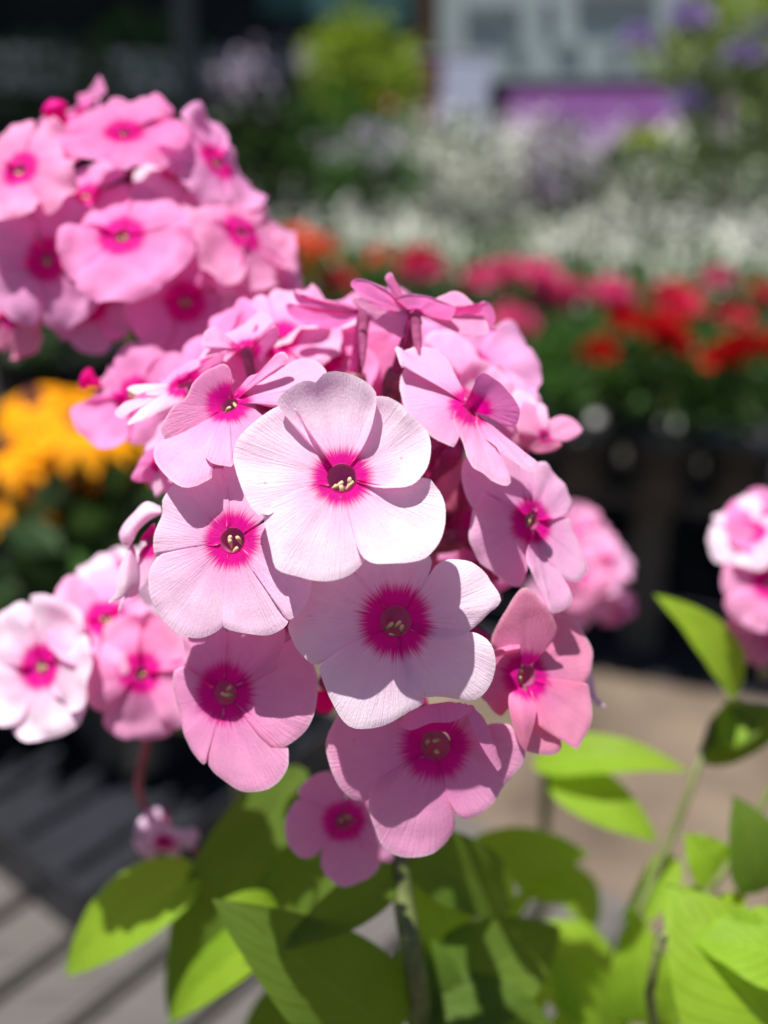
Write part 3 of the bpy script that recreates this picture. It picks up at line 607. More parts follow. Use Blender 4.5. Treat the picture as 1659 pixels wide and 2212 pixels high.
traced(main, hub, (485, 730), .147, (-.3, .1, 1), 205, [
    [(400, 590), (320, 560), (240, 550), (195, 550), (190, 450), (190, 360), (210, 290), (330, 260), (440, 260), (490, 330), (490, 450), (480, 570)],
    [(490, 580), (490, 450), (480, 330), (540, 280), (700, 280), (850, 300), (880, 310), (870, 420), (860, 500), (830, 570), (770, 610), (690, 640), (590, 660)],
    [(590, 670), (700, 640), (830, 570), (880, 440), (890, 370), (950, 380), (1010, 430), (1060, 520), (1090, 630), (1095, 740), (1080, 850), (1040, 950), (980, 1020), (900, 1080), (830, 1110), (790, 1100), (730, 1020), (680, 930), (610, 840)],
    [(610, 850), (700, 960), (760, 1050), (830, 1105), (890, 1095), (900, 1170), (895, 1230), (850, 1310), (780, 1370), (700, 1395), (600, 1395), (530, 1370), (450, 1310), (380, 1240), (360, 1190), (400, 1090), (430, 980), (480, 870)],
    ([(480, 860), (430, 980), (370, 1150), (350, 1210), (310, 1190), (250, 1120), (200, 1000), (170, 880), (140, 790), (130, 700), (135, 600), (160, 570), (220, 555), (290, 590), (350, 640), (410, 690)], None, None, dict(cup=.9))],
    'pink', 78, c6, [(-.1, .25), (-.1, -.35), (.3, -.25)])
traced(main, hub, (475, 1110), .147, (.03, .0, 1), 205, [
    [(560, 1110), (700, 1060), (800, 990), (880, 985), (930, 1000), (970, 1080), (1015, 1150), (990, 1230), (940, 1290), (880, 1370), (830, 1450), (770, 1500), (700, 1540), (640, 1545), (600, 1520), (550, 1430), (520, 1300), (500, 1200)],
    [(500, 1200), (510, 1300), (540, 1450), (590, 1530), (595, 1600), (560, 1680), (480, 1750), (400, 1775), (300, 1785), (210, 1760), (150, 1700), (110, 1600), (80, 1500), (80, 1420), (100, 1350), (150, 1300), (240, 1250), (330, 1210), (410, 1180)],
    [(400, 1180), (270, 1240), (150, 1310), (90, 1400), (80, 1450), (8, 1454), (-55, 1410), (-115, 1331), (-159, 1215), (-179, 1126), (-169, 1060), (-120, 960), (-60, 900), (100, 920), (260, 960), (390, 1050)]],
    'pink', 86, c7b, [(-.6, .05), (.25, .3), (.0, -.5)], lofts=[
    ([[(385, 1085, .2), (410, 1035, .4), (475, 1020, .5), (540, 1035, .4), (565, 1090, .2)], [(300, 975, 1.5), (380, 940, 1.8), (480, 920, 2), (600, 915, 2), (690, 960, 1.5)],
      [(248, 960, 2.5), (330, 893, 3), (460, 858, 3.2), (600, 848, 3.2), (700, 868, 3)], [(255, 985, 4.5), (330, 1018, 5), (450, 975, 5), (570, 968, 5), (690, 905, 4.5)]], 'pink'),
    ([[(545, 1030, .2), (585, 1080, .2), (590, 1150, .2)], [(640, 960, 1.5), (690, 1050, 1.2), (730, 1150, 1)], [(700, 865, 3), (765, 950, 3), (830, 1110, 2.6), (866, 1220, 2)], [(665, 930, 4), (715, 1050, 4), (775, 1160, 3.6), (845, 1262, 3)]], 'pink')])
traced(main, hub, (1020, 695), .150, (.42, .05, .9), 150, [
    ([(985, 640), (900, 560), (845, 520), (850, 450), (880, 360), (930, 270), (980, 190), (1020, 170), (1060, 190), (1110, 240), (1180, 330), (1230, 430), (1180, 490), (1120, 560), (1075, 610)], (.1, -.25, 1), None, dict(cup=-1.6)),
    ([(1080, 600), (1180, 490), (1215, 420), (1190, 340), (1230, 325), (1290, 350), (1350, 400), (1375, 460), (1410, 520), (1415, 600), (1400, 680), (1370, 740), (1320, 770), (1230, 780), (1150, 765), (1100, 740)], (.45, .35, .85)),
    ([(1100, 745), (1200, 775), (1320, 770), (1390, 740), (1410, 780), (1420, 860), (1415, 960), (1400, 1030), (1360, 1090), (1330, 1135), (1280, 1110), (1200, 1060), (1120, 1010), (1075, 960), (1070, 850)], (.35, .3, .9)),
    ([(1070, 850), (1080, 960), (1120, 1010), (1200, 1060), (1235, 1110), (1210, 1160), (1150, 1170), (1060, 1155), (1020, 1130), (1020, 1000), (1020, 850)], (.2, .1, 1)),
    ([(1000, 760), (910, 800), (880, 860), (890, 940), (840, 915), (790, 860), (750, 810), (790, 740), (825, 640), (820, 545), (900, 525), (970, 550), (985, 640)], (-.15, -.2, 1))],
    'deep', 62, c7b, [(-.1, .3), (-.25, -.55)], lofts=[
    ([[(935, 762, .5), (960, 758, .6), (1000, 775, .5)], [(908, 825, 2.4), (980, 850, 3), (1068, 860, 2)], [(918, 920, 3.2), (990, 950, 3.8), (1068, 950, 3)], [(965, 1080, 3.4), (1000, 1095, 3.5), (1030, 1085, 3.2)], [(1005, 1135, 3.2), (1010, 1137, 3.2), (1016, 1132, 3.2)]], 'deep'),
    ([[(820, 543, .8), (890, 518, 1), (972, 503, .6)], [(822, 568, 2.2), (895, 545, 2.3), (976, 530, 1.8)], [(830, 587, 1.6), (900, 567, 1.6), (972, 552, 1.0)]], 'deep')])
traced(main, hub, (885, 640), .152, (.55, .1, .8), 235, [
    ([(820, 540), (560, 500), (400, 480), (310, 520), (240, 380), (210, 200), (210, 60), (300, -50), (500, -100), (700, -60), (780, 60), (840, 200), (900, 350), (915, 500)], (.1, -.05, 1)),
    ([(930, 520), (860, 250), (790, 80), (900, 60), (1050, 40), (1120, 130), (1220, 260), (1260, 360), (1300, 440), (1280, 520), (1200, 590), (1100, 620), (1000, 620)], (.5, .2, .85), None, dict(cup=.9)),
    ([(985, 640), (1100, 650), (1210, 600), (1300, 610), (1330, 720), (1390, 850), (1410, 980), (1470, 1120), (1430, 1200), (1350, 1260), (1230, 1220), (1130, 1120), (1050, 1030), (1000, 960), (950, 760)], (.4, .3, .85)),
    ([(950, 760), (1000, 930), (1100, 1080), (1220, 1230), (1290, 1380), (1295, 1450), (1250, 1530), (1170, 1565), (1090, 1550), (1040, 1420), (960, 1300), (880, 1180), (830, 1060), (820, 950), (860, 770)], (.3, .25, .9), None, dict(cup=1.2)),
    ([(860, 770), (830, 900), (825, 1050), (830, 1170), (820, 1260), (790, 1300), (700, 1290), (610, 1240), (540, 1170), (460, 1110), (400, 1060), (330, 960), (270, 860), (255, 800), (290, 650), (310, 520), (360, 400), (405, 340), (500, 440), (650, 520), (800, 580)], (.15, -.05, 1), None, dict(cup=.7))],
    'blush', 85, c5b, [(.1, .3), (.0, -.45)])
traced(main, hub, (690, 590), .146, (.6, .6, .5), 170, [
    ([(675, 635), (610, 720), (600, 780), (610, 860), (580, 868), (520, 840), (440, 800), (330, 720), (230, 600), (180, 490), (165, 440), (175, 340), (200, 270), (245, 205), (290, 240), (350, 300), (450, 350), (550, 390), (610, 430), (640, 530)], (-.1, .45, .9)),
    ([(640, 540), (540, 400), (350, 300), (250, 210), (215, 230), (185, 270), (150, 210), (120, 130), (130, 105), (180, 140), (210, 130), (280, 112), (370, 125), (450, 140), (500, 170), (540, 270), (590, 370), (660, 520)], (.25, .55, .8)),
    ([(735, 620), (733, 520), (735, 400), (760, 330), (830, 310), (900, 360), (980, 430), (1050, 500), (1085, 600), (1070, 690), (1020, 740), (940, 750), (870, 720), (790, 680)], (-.2, -.65, .7), 'hot', dict(cup=.8)),
    ([(750, 660), (830, 720), (920, 760), (1000, 850), (1100, 930), (1170, 970), (1240, 1030), (1220, 1070), (1170, 1075), (1100, 1050), (1000, 970), (900, 890), (820, 800), (740, 690)], (.35, .55, .75)),
    ([(735, 690), (770, 740), (820, 850), (900, 950), (980, 1030), (1025, 1120), (1010, 1165), (970, 1172), (880, 1130), (770, 1070), (730, 1050), (680, 970), (640, 860), (590, 780), (555, 680), (560, 625), (620, 615), (680, 640)], (.1, .35, .95), None, dict(cup=1.3))],
    'blush', 52, c8, [(.3, -.3)])
traced(main, hub, (880, 765), .1415, (-.3, .6, .75), 175, [
    ([(950, 640), (1050, 600), (1170, 560), (1260, 510), (1330, 440), (1400, 405), (1480, 393), (1550, 410), (1600, 460), (1622, 510), (1620, 580), (1560, 600), (1450, 640), (1370, 690), (1290, 760), (1200, 768), (1100, 750), (960, 720)], (.05, .6, .8)),
    ([(960, 740), (1060, 770), (1150, 850), (1180, 870), (1120, 920), (1020, 1000), (950, 1070), (905, 1150), (900, 1225), (830, 1215), (730, 1195), (690, 1150), (680, 1110), (720, 1020), (770, 920), (850, 825)], (.05, .55, .85)),
    ([(850, 825), (760, 920), (720, 1030), (700, 1120), (710, 1210), (735, 1290), (650, 1340), (560, 1375), (490, 1375), (420, 1330), (350, 1260), (300, 1190), (290, 1130), (310, 1075), (370, 1040), (470, 1020), (560, 970), (640, 910), (720, 840), (800, 800)], (-.2, .5, .85)),
    ([(800, 800), (640, 920), (560, 980), (470, 1035), (400, 1010), (340, 960), (330, 910), (360, 840), (420, 770), (520, 700), (600, 570), (680, 480), (780, 430), (850, 440), (890, 500), (895, 580), (890, 660), (870, 700)], (.2, .0, 1), 'pink'),
    ([(880, 680), (910, 610), (1010, 520), (1100, 490), (1200, 400), (1260, 345), (1300, 345), (1325, 380), (1300, 430), (1230, 500), (1130, 560), (1000, 600), (940, 650)], (.0, .2, 1), 'pink')],
    'blush', 66, c9, [(-.75, .0), (.45, .45)])
# two flowers seen edge-on above it
traced(main, hub, (1010, 330), .156, (-.15, .9, .4), 120, [
    ([(850, 390), (760, 380), (650, 405), (620, 400), (660, 330), (720, 270), (820, 240), (950, 200), (1030, 200), (1090, 215), (1110, 230), (1050, 270), (960, 300)], (-.2, .65, .75)),
    ([(900, 300), (800, 240), (880, 180), (980, 130), (1090, 50), (1130, 42), (1190, 55), (1215, 100), (1180, 150), (1120, 230), (1060, 300)], (-.1, .7, .7)),
    ([(1060, 310), (1100, 230), (1180, 140), (1205, 105), (1224, 112), (1215, 150), (1170, 200), (1120, 245), (1090, 310)], (.2, .2, .95), 'hot'),
    ([(900, 300), (690, 310), (668, 290), (680, 220), (720, 160), (760, 148), (790, 165), (790, 210), (820, 250), (920, 310)], (.0, .2, 1)),
    ([(1040, 340), (1120, 240), (1240, 130), (1250, 250), (1180, 330), (1130, 430), (1100, 500), (980, 590), (905, 560), (880, 480), (860, 400), (960, 370)], (.0, -.7, .7), 'rose')],
    'blush', 45, c9, hole=False, tw=.2)
traced(main, hub, (540, 600), .153, (-.3, .85, .5), 150, [
    ([(440, 690), (330, 680), (400, 630), (430, 590), (520, 540), (640, 470), (750, 390), (850, 340), (855, 360), (800, 430), (700, 490), (640, 560), (580, 620)], (-.2, .1, 1), 'hot'),
    ([(480, 610), (330, 612), (450, 520), (560, 440), (620, 405), (650, 440), (620, 520), (560, 590)], (-.3, .7, .7)),
    ([(500, 640), (300, 690), (110, 647), (95, 628), (140, 606), (230, 608), (320, 628), (420, 620)], (-.3, .7, .7), 'white'),
    ([(520, 640), (400, 720), (350, 705), (270, 742), (180, 765), (130, 748), (128, 720), (160, 690), (260, 668), (380, 650)], (-.2, .0, 1), 'hot'),
    ([(560, 640), (500, 730), (400, 770), (280, 825), (180, 885), (100, 920), (125, 860), (220, 765), (330, 718), (460, 670)], (-.3, .6, .75), 'white'),
    ([(480, 650), (330, 700), (200, 740), (130, 738), (60, 760), (0, 830), (60, 862), (130, 815), (250, 770), (420, 690)], (-.3, .4, .85), 'pale')],
    'blush', 60, c9, hole=False, tw=.15, dome=-.15)
# two flowers on top seen from below, petals glowing
traced(main, hub, (985, 345), .154, (.05, -.85, .5), 60, [
    ([(960, 345), (830, 325), (700, 290), (600, 230), (530, 170), (518, 130), (550, 95), (620, 105), (700, 130), (770, 160), (810, 200), (860, 280), (990, 330)], (-.1, -.8, .55)),
    ([(900, 320), (840, 270), (800, 185), (768, 95), (788, 55), (820, 58), (840, 120), (846, 230), (900, 300), (960, 330)], (.3, -.1, .95)),
    ([(960, 350), (890, 310), (840, 270), (850, 240), (900, 220), (1000, 212), (1100, 225), (1200, 260), (1262, 290), (1280, 320), (1240, 390), (1160, 402), (1060, 378)], (.0, -.8, .5)),
    ([(1060, 330), (1180, 230), (1260, 195), (1330, 210), (1390, 260), (1450, 320), (1500, 400), (1520, 450), (1508, 480), (1400, 516), (1320, 500), (1250, 450), (1180, 400), (1050, 370)], (.25, .35, .9), 'pink'),
    ([(1040, 330), (1300, 300), (1440, 330), (1468, 290), (1490, 262), (1540, 300), (1570, 380), (1562, 430), (1530, 452), (1592, 470), (1578, 490), (1480, 505), (1300, 420), (1050, 370)], (.2, -.7, .6)),
    ([(990, 370), (900, 530), (830, 500), (700, 420), (600, 330), (525, 260), (530, 215), (560, 208), (640, 240), (720, 300), (830, 330), (960, 350)], (-.1, -.1, 1), 'pink')],
    'hot', 40, c11, hole=False, tend=P(852, 826, .160), tw=.15, dome=-.1)
traced(main, hub, (610, 335), .160, (.0, -.85, .5), 60, [
    ([(600, 320), (440, 347), (300, 335), (180, 305), (120, 255), (98, 195), (110, 185), (130, 212), (200, 250), (330, 255), (450, 275), (575, 308)], (-.1, -.7, .6)),
    ([(600, 350), (540, 405), (430, 458), (300, 462), (170, 432), (80, 372), (45, 295), (120, 278), (250, 320), (400, 345), (590, 330)], (-.1, -.8, .5)),
    ([(620, 330), (700, 330), (900, 360), (940, 400), (850, 460), (720, 440), (630, 380)], (.1, -.4, .9))],
    'hot', 40, c11, hole=False, tend=P(765, 832, .163), tw=.15, dome=-.1)
# deep rose flower in the gap under them, and petals behind
traced(main, hub, (400, 740), .172, (-.1, -.1, 1), 150, [
    [(330, 720), (220, 640), (150, 560), (160, 500), (300, 472), (420, 478), (480, 560), (430, 680)],
    [(440, 680), (480, 560), (440, 480), (560, 470), (700, 440), (800, 470), (760, 600), (600, 700), (480, 740)],
    [(480, 750), (640, 690), (760, 600), (830, 480), (905, 520), (935, 580), (880, 700), (820, 790), (700, 850), (560, 830)],
    [(460, 800), (560, 830), (690, 860), (640, 960), (500, 980), (400, 900), (390, 830)],
    [(330, 740), (200, 660), (100, 600), (20, 560), (0, 490), (60, 448), (130, 490), (200, 590), (320, 690)],
    [(340, 800), (380, 900), (300, 940), (180, 900), (120, 800), (140, 690), (240, 690)]],
    'hot', 55, c11, [(0, -.3)])
traced(main, hub, (690, 420), .168, (.25, .35, .9), 120, [
    [(640, 380), (560, 300), (480, 170), (350, 80), (400, 0), (560, -5), (660, 60), (740, 150), (770, 250), (740, 340)],
    [(740, 370), (770, 270), (800, 240), (870, 260), (950, 310), (1010, 390), (1040, 480), (960, 540), (800, 470)],
    [(640, 440), (600, 420), (520, 480), (540, 620), (640, 680), (740, 600), (720, 470)]],
    'blush', 45, c8, hole=False)
traced(main, hub, (1262, 810), .167, (.5, .4, .75), 60, [
    [(1240, 830), (1150, 800), (1075, 750), (1058, 620), (1100, 525), (1180, 560), (1260, 640), (1287, 750), (1280, 800)],
    ([(1270, 800), (1300, 700), (1370, 650), (1450, 645), (1530, 695), (1558, 760), (1500, 825), (1400, 852), (1300, 840)], (.3, .5, .8)),
    ([(1280, 840), (1400, 850), (1398, 885), (1330, 922), (1240, 942), (1170, 915), (1100, 870), (1050, 800), (1090, 765), (1200, 800)], (.1, .0, 1), 'deep'),
    ([(1250, 790), (1225, 620), (1245, 545), (1272, 552), (1300, 610), (1295, 780)], (.2, .2, 1), 'pale'),
    ([(1230, 780), (1120, 680), (1020, 620), (1020, 480), (1060, 455), (1140, 480), (1220, 560), (1260, 700)], (.3, .5, .8), 'pale')],
    'pink', 30, c8, hole=False)
# folded white flower at the left edge and stray petals near it
traced(main, hub, (1075, 240), .153, (-.55, .1, .85), 130, [
    ([(1000, 540), (1010, 450), (1060, 310), (1095, 240), (1112, 360), (1070, 480), (1040, 560), (960, 640), (900, 660), (880, 720), (845, 790), (860, 720), (890, 650)], (-.4, .2, .9), 'pale'),
    ([(965, 240), (1080, 110), (1110, 150), (1080, 270), (1030, 420), (1000, 490), (985, 350)], (-.2, -.1, 1), 'pink')],
    'white', 30, c15, hole=False, lofts=[
    ([[(1165, -10, 0), (1060, -45, 0), (960, 45, 0), (895, 120, 0), (864, 190, 0), (876, 245, 0)], [(1170, 20, 2), (1070, 20, 2.5), (980, 100, 2.5), (910, 180, 2.5), (885, 220, 2), (890, 262, 1.5)], [(1172, 45, 2), (1085, 90, 2.2), (1005, 165, 2.2), (970, 235, 2.2), (940, 272, 2), (905, 276, 1.5)]], 'white'),
    ([[(930, 300, 1), (955, 262, 1.2), (985, 320, .8)], [(868, 430, 1.8), (925, 440, 2.4), (1002, 450, 1)], [(845, 560, 2), (910, 570, 2.8), (998, 560, 1)], [(835, 625, 2), (900, 630, 2.4), (940, 615, 1.8)], [(786, 680, 2), (800, 691, 2), (880, 655, 1.8)]], 'white')])
traced(main, hub, (330, 1230), .160, (-.3, .1, 1), 60, [[(340, 1300), (250, 1355), (112, 1342), (150, 1230), (220, 1130), (300, 1095), (345, 1200)], ([(330, 1300), (360, 1420), (300, 1480), (280, 1400), (300, 1330)], None, 'pale')], 'hot', 20, c9, hole=False)
traced(main, hub, (1150, 560), .1615, (.5, .1, .85), 100, [[(1170, 560), (1260, 480), (1340, 420), (1390, 520), (1420, 640), (1440, 780), (1455, 850), (1500, 870), (1490, 882), (1435, 870), (1410, 800), (1330, 700), (1200, 610)]], 'pale', 20, c7b, hole=False)
traced(main, hub, (1285, 1590), .171, (.1, -.2, 1), 150, [
    [(1200, 1600), (1150, 1680), (1130, 1780), (1080, 1840), (1000, 1850), (930, 1790), (890, 1690), (890, 1600), (930, 1500), (990, 1450), (1100, 1480), (1190, 1540)],
    [(1190, 1530), (1050, 1480), (975, 1430), (1010, 1340), (1100, 1280), (1200, 1265), (1290, 1320), (1290, 1480)],
    [(1300, 1490), (1350, 1400), (1450, 1420), (1500, 1500), (1480, 1570), (1390, 1570)],
    [(1380, 1600), (1480, 1600), (1550, 1700), (1620, 1850), (1550, 1870), (1450, 1800), (1350, 1690)],
    [(1340, 1690), (1450, 1770), (1530, 1870), (1500, 1940), (1420, 2000), (1300, 2045), (1200, 2000), (1140, 1930), (1130, 1830), (1170, 1730), (1230, 1680)]],
    'pink', 60, c6, [(.2, .2), (-.2, -.1)])
# inner flowers, buds and pedicels that fill the head
for (x, y, d, n, r, ro, mt) in ((760, 900, .176, (-.1, .5, .8), 150, 10, 'hot'), (990, 1120, .178, (.4, .1, .9), 130, 50, 'deep'), (1040, 1240, .172, (.4, -.2, .9), 95, 20, 'hot'), (560, 1000, .168, (-.4, .4, .8), 130, 33, 'pink'), (620, 1330, .176, (-.3, -.3, .9), 120, 5, 'deep'), (640, 700, .176, (-.3, .8, .5), 150, 0, 'pale'), (600, 735, .168, (-.2, .55, .8), 150, 20, 'blush'), (470, 765, .166, (-.45, .5, .75), 130, 0, 'rose'), (700, 775, .170, (.0, .5, .85), 120, 40, 'rose'), (1010, 790, .176, (.3, .5, .8), 160, 10, 'mauve'), (1090, 880, .170, (.5, .4, .8), 115, 30, 'blush'), (380, 960, .166, (-.5, .3, .8), 110, 15, 'blush'), (830, 760, .178, (.1, .3, .95), 150, 0, 'rose'), (360, 1230, .168, (-.5, .1, .85), 100, 0, 'pale')):
    auto_flower(main, hub, x, y, d, n, r, ro, mt)
for (x, y, d, x2, y2, d2, mt) in ((720, 1480, .176, 690, 1530, .17, 'hot'),):
    bud(main, P(x, y, d), P(x2, y2, d2), .0022, PM[mt])
for (q0, q1, q2, rr) in (((985, 975, .157), (955, 1010, .166), (905, 1062, .178), .0013), ((965, 945, .162), (935, 1000, .17), (890, 1080, .18), .0011), ((1010, 1045, .162), (1000, 1090, .17), (975, 1150, .18), .0012), ((1060, 1165, .166), (1010, 1175, .172), (930, 1200, .18), .0011), ((1075, 1240, .168), (1020, 1225, .173), (940, 1220, .18), .0012), ((700, 1475, .166), (740, 1440, .174), (790, 1380, .18), .0012)):
    m = MB(); m.tube(smooth_curve([tuple(P(*q0)), tuple(P(*q1)), tuple(P(*q2))], 10), [rr * (1 + .25 * math.sin(i * .9)) for i in range(10)], 8); m.build('pedicel', tube_m, main, P(*q1))
# two withered flowers hanging from it
m = MB(); m.tube(smooth_curve([tuple(P(330, 1560, .205)), tuple(P(300, 1680, .215)), tuple(P(310, 1740, .225)), tuple(P(352, 1795, .225))], 14), .0009, 8); m.build('pedicel', stemr_m, main, P(300, 1680, .215))
auto_flower(main, P(352, 1770, .229), 358, 1818, .225, (.15, -.5, .8), 72, 30, 'pale', 1.3, tend=P(352, 1795, .227))
m = MB(); m.tube(smooth_curve([tuple(P(420, 1835, .225)), tuple(P(470, 1880, .225)), tuple(P(490, 1870, .225))], 10), .0010, 8); m.build('pedicel', stemr_m, main, P(470, 1880, .225))
auto_flower(main, P(490, 1890, .229), 498, 1850, .225, (.3, .225, .9), 42, 0, 'pale', 2.2, skip=(2, 3), tend=P(495, 1880, .228))

# --- blurred head, upper left
hub2 = P(260, 560, .235); b2 = W(560, 2300, .34); b2.z = BENCH_Z + .17
head2 = phlox('blurred phlox head in upper left, taller than the sharp head', hub2, [P(300, 800, .245), P(430, 1200, .26), P(520, 1700, .29)], b2, .0024)
for (x, y, d, n, r, ro, mt) in (
    (268, 285, .192, (.05, .65, .75), 135, 15, 'hot'), (42, 365, .190, (-.35, .25, .9), 140, 40, 'pink'), (262, 508, .184, (0, .35, .95), 158, 36, 'rose'),
    (100, 560, .192, (-.25, .0, 1), 150, 10, 'mauve'), (400, 652, .192, (.1, -.05, 1), 140, 20, 'rose'), (470, 350, .200, (.75, .45, .5), 140, 0, 'mauve'),
    (525, 500, .195, (.65, .45, .6), 150, 25, 'pink'), (555, 590, .198, (.5, .5, .7), 130, 50, 'blush'), (375, 375, .205, (.2, .6, .7), 95, 0, 'white'),
    (285, 850, .182, (-.35, .2, .9), 130, 0, 'rose'), (20, 680, .2, (-.5, -.1, .9), 95, 20, 'deep'), (480, 780, .21, (.3, .1, .9), 130, 30, 'rose'), (185, 420, .2, (0, .5, .85), 110, 25, 'mauve'), (200, 660, .2, (-.1, -.1, 1), 110, 45, 'mauve'), (560, 470, .205, (.6, .6, .5), 95, 15, 'pink'), (160, 250, .21, (-.4, .6, .7), 90, 30, 'hot'), (590, 690, .2, (.2, .0, .98), 105, 60, 'hot')):
    auto_flower(head2, hub2, x, y, d, n, r * .96, ro, mt)
bud(head2, P(140, 290, .2), P(110, 215, .198), .0026, PM['rose'])
bud(head2, P(215, 830, .186), P(175, 815, .186), .0022, PM['hot'])
# --- blurred head, lower left
hub3 = P(250, 1560, .235); b3 = W(760, 2500, .36); b3.z = BENCH_Z + .17
head3 = phlox('blurred pale phlox head at the left edge below the yellow flowers', hub3, [P(400, 1570, .25), P(560, 1650, .265), P(690, 1850, .28)], b3, .002)
for (x, y, d, n, r, ro, mt) in ((88, 1440, .190, (-.3, .1, .95), 150, 20, 'white'), (228, 1335, .192, (-.05, .45, .9), 130, 5, 'blush'), (303, 1455, .188, (.0, .1, 1), 138, 36, 'pink'), (275, 1235, .205, (.1, .75, .6), 100, 0, 'white'), (370, 1400, .2, (.3, .2, .9), 110, 20, 'deep'), (130, 1345, .21, (-.2, .6, .8), 100, 50, 'white')):
    auto_flower(head3, hub3, x, y, d, n, r, ro, mt)
# --- head cut by the right edge
hub4 = P(1690, 1330, .265); b4 = W(1690, 2500, .36); b4.z = .52
head4 = phlox('phlox head cut by the right edge above a bright green leaf', hub4, [P(1650, 1480, .25), P(1700, 1700, .26)], b4, .0024)
for (x, y, d, n, r, ro, mt) in ((1662, 1260, .225, (-.1, .25, .95), 108, 0, 'pink'), (1625, 1150, .228, (-.5, .7, .55), 98, 30, 'white'), (1660, 1130, .23, (0, .7, .7), 100, 10, 'hot'), (1590, 1400, .245, (-.2, -.7, .6), 70, 20, 'deep'), (1680, 1380, .24, (0, -.3, .9), 80, 20, 'pink')):
    auto_flower(head4, hub4, x, y, d, n, r, ro, mt)
# --- head half hidden behind the sharp one, on its right
hub5 = P(1200, 1270, .34); b5 = W(1180, 2100, .42); b5.z = .50
head5 = phlox('small blurred phlox head peeping out behind the right of the sharp head', hub5, [P(1190, 1500, .36)], b5, .0024)
for (x, y, d, n, r, ro, mt) in ((1265, 1160, .31, (.2, .5, .8), 78, 0, 'pink'), (1300, 1215, .305, (.3, .3, .9), 82, 20, 'blush'), (1240, 1240, .30, (.1, .2, .95), 80, 40, 'pink'), (1300, 1270, .31, (.3, .1, .95), 62, 50, 'blush'), (1335, 1320, .315, (.4, -.4, .8), 45, 30, 'hot'), (1210, 1300, .31, (0, -.1, 1), 75, 0, 'blush'), (1270, 1310, .32, (0, -.5, .8), 55, 0, 'pale')):
    auto_flower(head5, hub5, x, y, d, n, r, ro, mt)

# --- leaves
def lv(pl, *a, mat=None, **k): return leaf(pl, *a, mat or leaf_l, **k)
# of the sharp stem
lv(main, (800, 1790, .20), (520, 2010, .215), 150, (-.2, .35, .9), mat=leaf_shade)
lv(main, (640, 1670, .215), (345, 2212, .225), 190, (-.1, .2, .95), mat=leaf_shade, fold=.15)
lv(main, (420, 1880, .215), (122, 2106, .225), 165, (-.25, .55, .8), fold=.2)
lv(main, (880, 2260, .19), (474, 1950, .172), 250, (.15, .45, .9), mat=leaf_shade, fold=.12)
lv(main, (868, 1870, .19), (600, 2055, .175), 105, (.2, .3, .95), mat=leaf_shade)
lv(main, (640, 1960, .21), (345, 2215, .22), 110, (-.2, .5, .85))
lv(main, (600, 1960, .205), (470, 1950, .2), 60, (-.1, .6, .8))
lv(main, (872, 1830, .195), (1130, 1960, .22), 150, (.2, .35, .9), mat=leaf_shade)
lv(main, (905, 2180, .198), (1220, 2000, .215), 210, (.0, .4, .9), mat=leaf_shade, fold=.15)
lv(main, (905, 2200, .198), (1260, 2330, .2), 260, (.1, .5, .85), mat=leaf_shade, fold=.15)
lv(main, (640, 2120, .24), (560, 2420, .25), 160, (0, .4, .9), mat=leaf_shade)
lv(main, (885, 2030, .2), (985, 2320, .205), 150, (.3, .1, .95), mat=leaf_shade)
lv(main, (905, 1900, .20), (1010, 2180, .215), 120, (.2, .6, .8))
lv(main, (1000, 2260, .215), (930, 2060, .22), 110, (-.1, .6, .8))
# plants on the right
base6 = W(1420, 2700, .46); base6.z = .5
side = phlox('leafy phlox stem without flowers right of centre', P(1540, 1560, .245), [P(1443, 1843, .25), P(1330, 2200, .27)], base6, .0012)
lv(side, (1150, 1640, .26), (1490, 1655, .25), 105, (.1, .7, .7))
lv(side, (1190, 1670, .26), (1425, 1815, .25), 120, (-.1, .6, .8))
lv(side, (985, 1870, .24), (1280, 1838, .25), 120, (.1, .65, .75))
lv(side, (880, 1980, .235), (1090, 1925, .24), 110, (.0, .6, .8))
lv(side, (1110, 1890, .25), (1265, 1945, .25), 85, (0, .6, .8))
lv(side, (1020, 2040, .24), (1160, 1915, .235), 58, (.2, .6, .8))
lv(side, (880, 1985, .24), (1015, 2065, .23), 80, (.0, .6, .8))
lv(side, (1440, 1850, .25), (1345, 1990, .245), 60, (.3, .3, .9), mat=leaf_shade)
lv(side, (1450, 1840, .25), (1395, 2000, .24), 75, (.1, .5, .85))
lv(side, (1390, 2220, .235), (1370, 1965, .235), 150, (-.1, .5, .85))
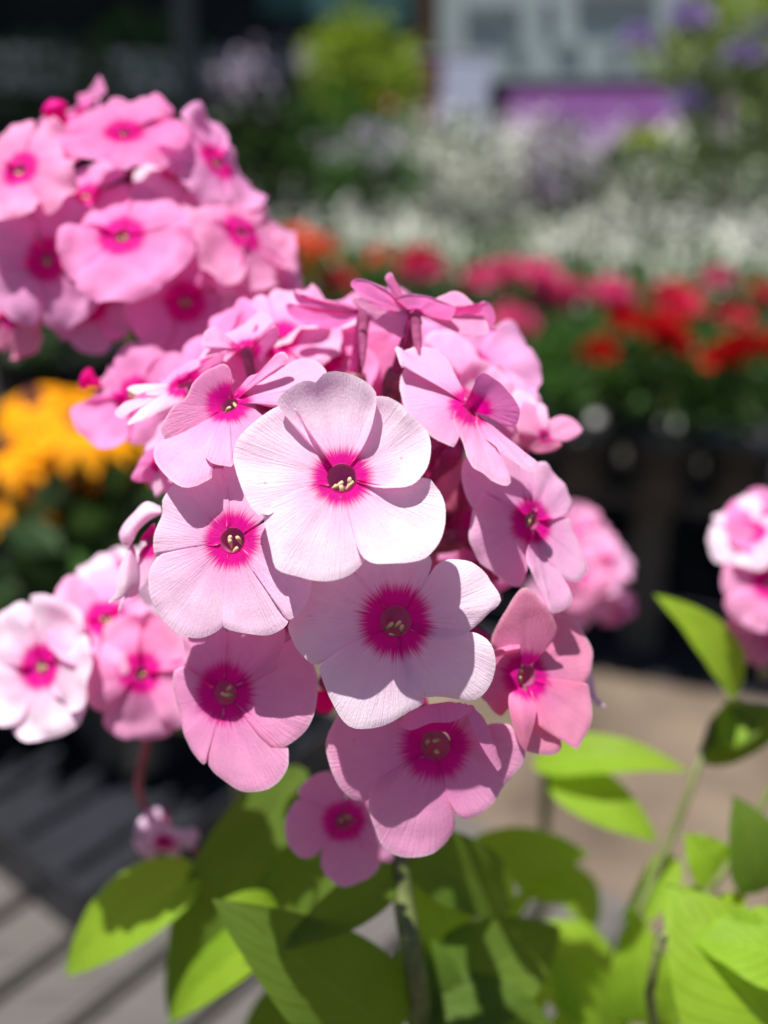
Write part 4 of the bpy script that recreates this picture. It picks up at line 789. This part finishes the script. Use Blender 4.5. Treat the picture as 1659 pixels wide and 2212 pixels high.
lv(side, (1330, 2230, .24), (1110, 2060, .23), 170, (.0, .7, .7))
lv(side, (1420, 2240, .25), (1450, 2060, .25), 90, (.2, .6, .8))
lv(side, (1240, 2240, .23), (1200, 2070, .23), 60, (.1, .6, .8))
lv(side, (1530, 1600, .245), (1690, 1530, .24), 90, (.0, .6, .8), mat=leaf_shade)
lv(side, (1520, 1640, .245), (1700, 1565, .25), 80, (.1, .7, .7), mat=leaf_shade)
lv(side, (1180, 2150, .25), (1020, 2215, .25), 90, (0, .7, .7))
lv(side, (1330, 2080, .27), (1120, 2010, .27), 110, (.0, .8, .6))
lv(side, (1300, 1990, .28), (1120, 1830, .28), 110, (.1, .75, .65))
lv(side, (1350, 2170, .26), (1180, 2230, .25), 130, (.0, .8, .6))
lv(side, (1060, 1960, .28), (940, 1900, .28), 100, (.0, .8, .6))
lv(side, (1400, 2070, .26), (1300, 2160, .25), 80, (-.1, .7, .7))
lv(side, (1150, 2100, .26), (1010, 1985, .26), 100, (.1, .6, .8), mat=leaf_shade)
base7 = W(1500, 2700, .43); base7.z = .52
edge = phlox('leafy phlox stem in the bottom right corner with broad bright leaves', P(1700, 1640, .23), [P(1624, 1783, .225), P(1540, 1935, .22), P(1410, 2200, .22)], base7, .0012)
lv(edge, (1740, 2330, .185), (1440, 1910, .195), 330, (-.25, .55, .8), fold=.15)
lv(edge, (1780, 2090, .185), (1495, 2022, .19), 190, (-.1, .75, .65), fold=.15)
lv(edge, (1650, 1930, .215), (1590, 1720, .215), 150, (.1, .3, .95), mat=leaf_shade)
lv(edge, (1560, 1900, .22), (1480, 1800, .22), 110, (-.3, .6, .8))
lv(edge, (1545, 1930, .22), (1590, 2010, .21), 100, (-.1, .7, .7))
lv(edge, (1540, 1935, .22), (1440, 2010, .215), 90, (-.1, .7, .7))
lv(head4, (1605, 1500, .235), (1425, 1280, .232), 120, (.35, .45, .85), fold=.3)
lv(head4, (1620, 1520, .245), (1560, 1620, .24), 90, (0, .7, .7))
for o in bpy.data.objects:
    if 'wl' in o: del o['wl']
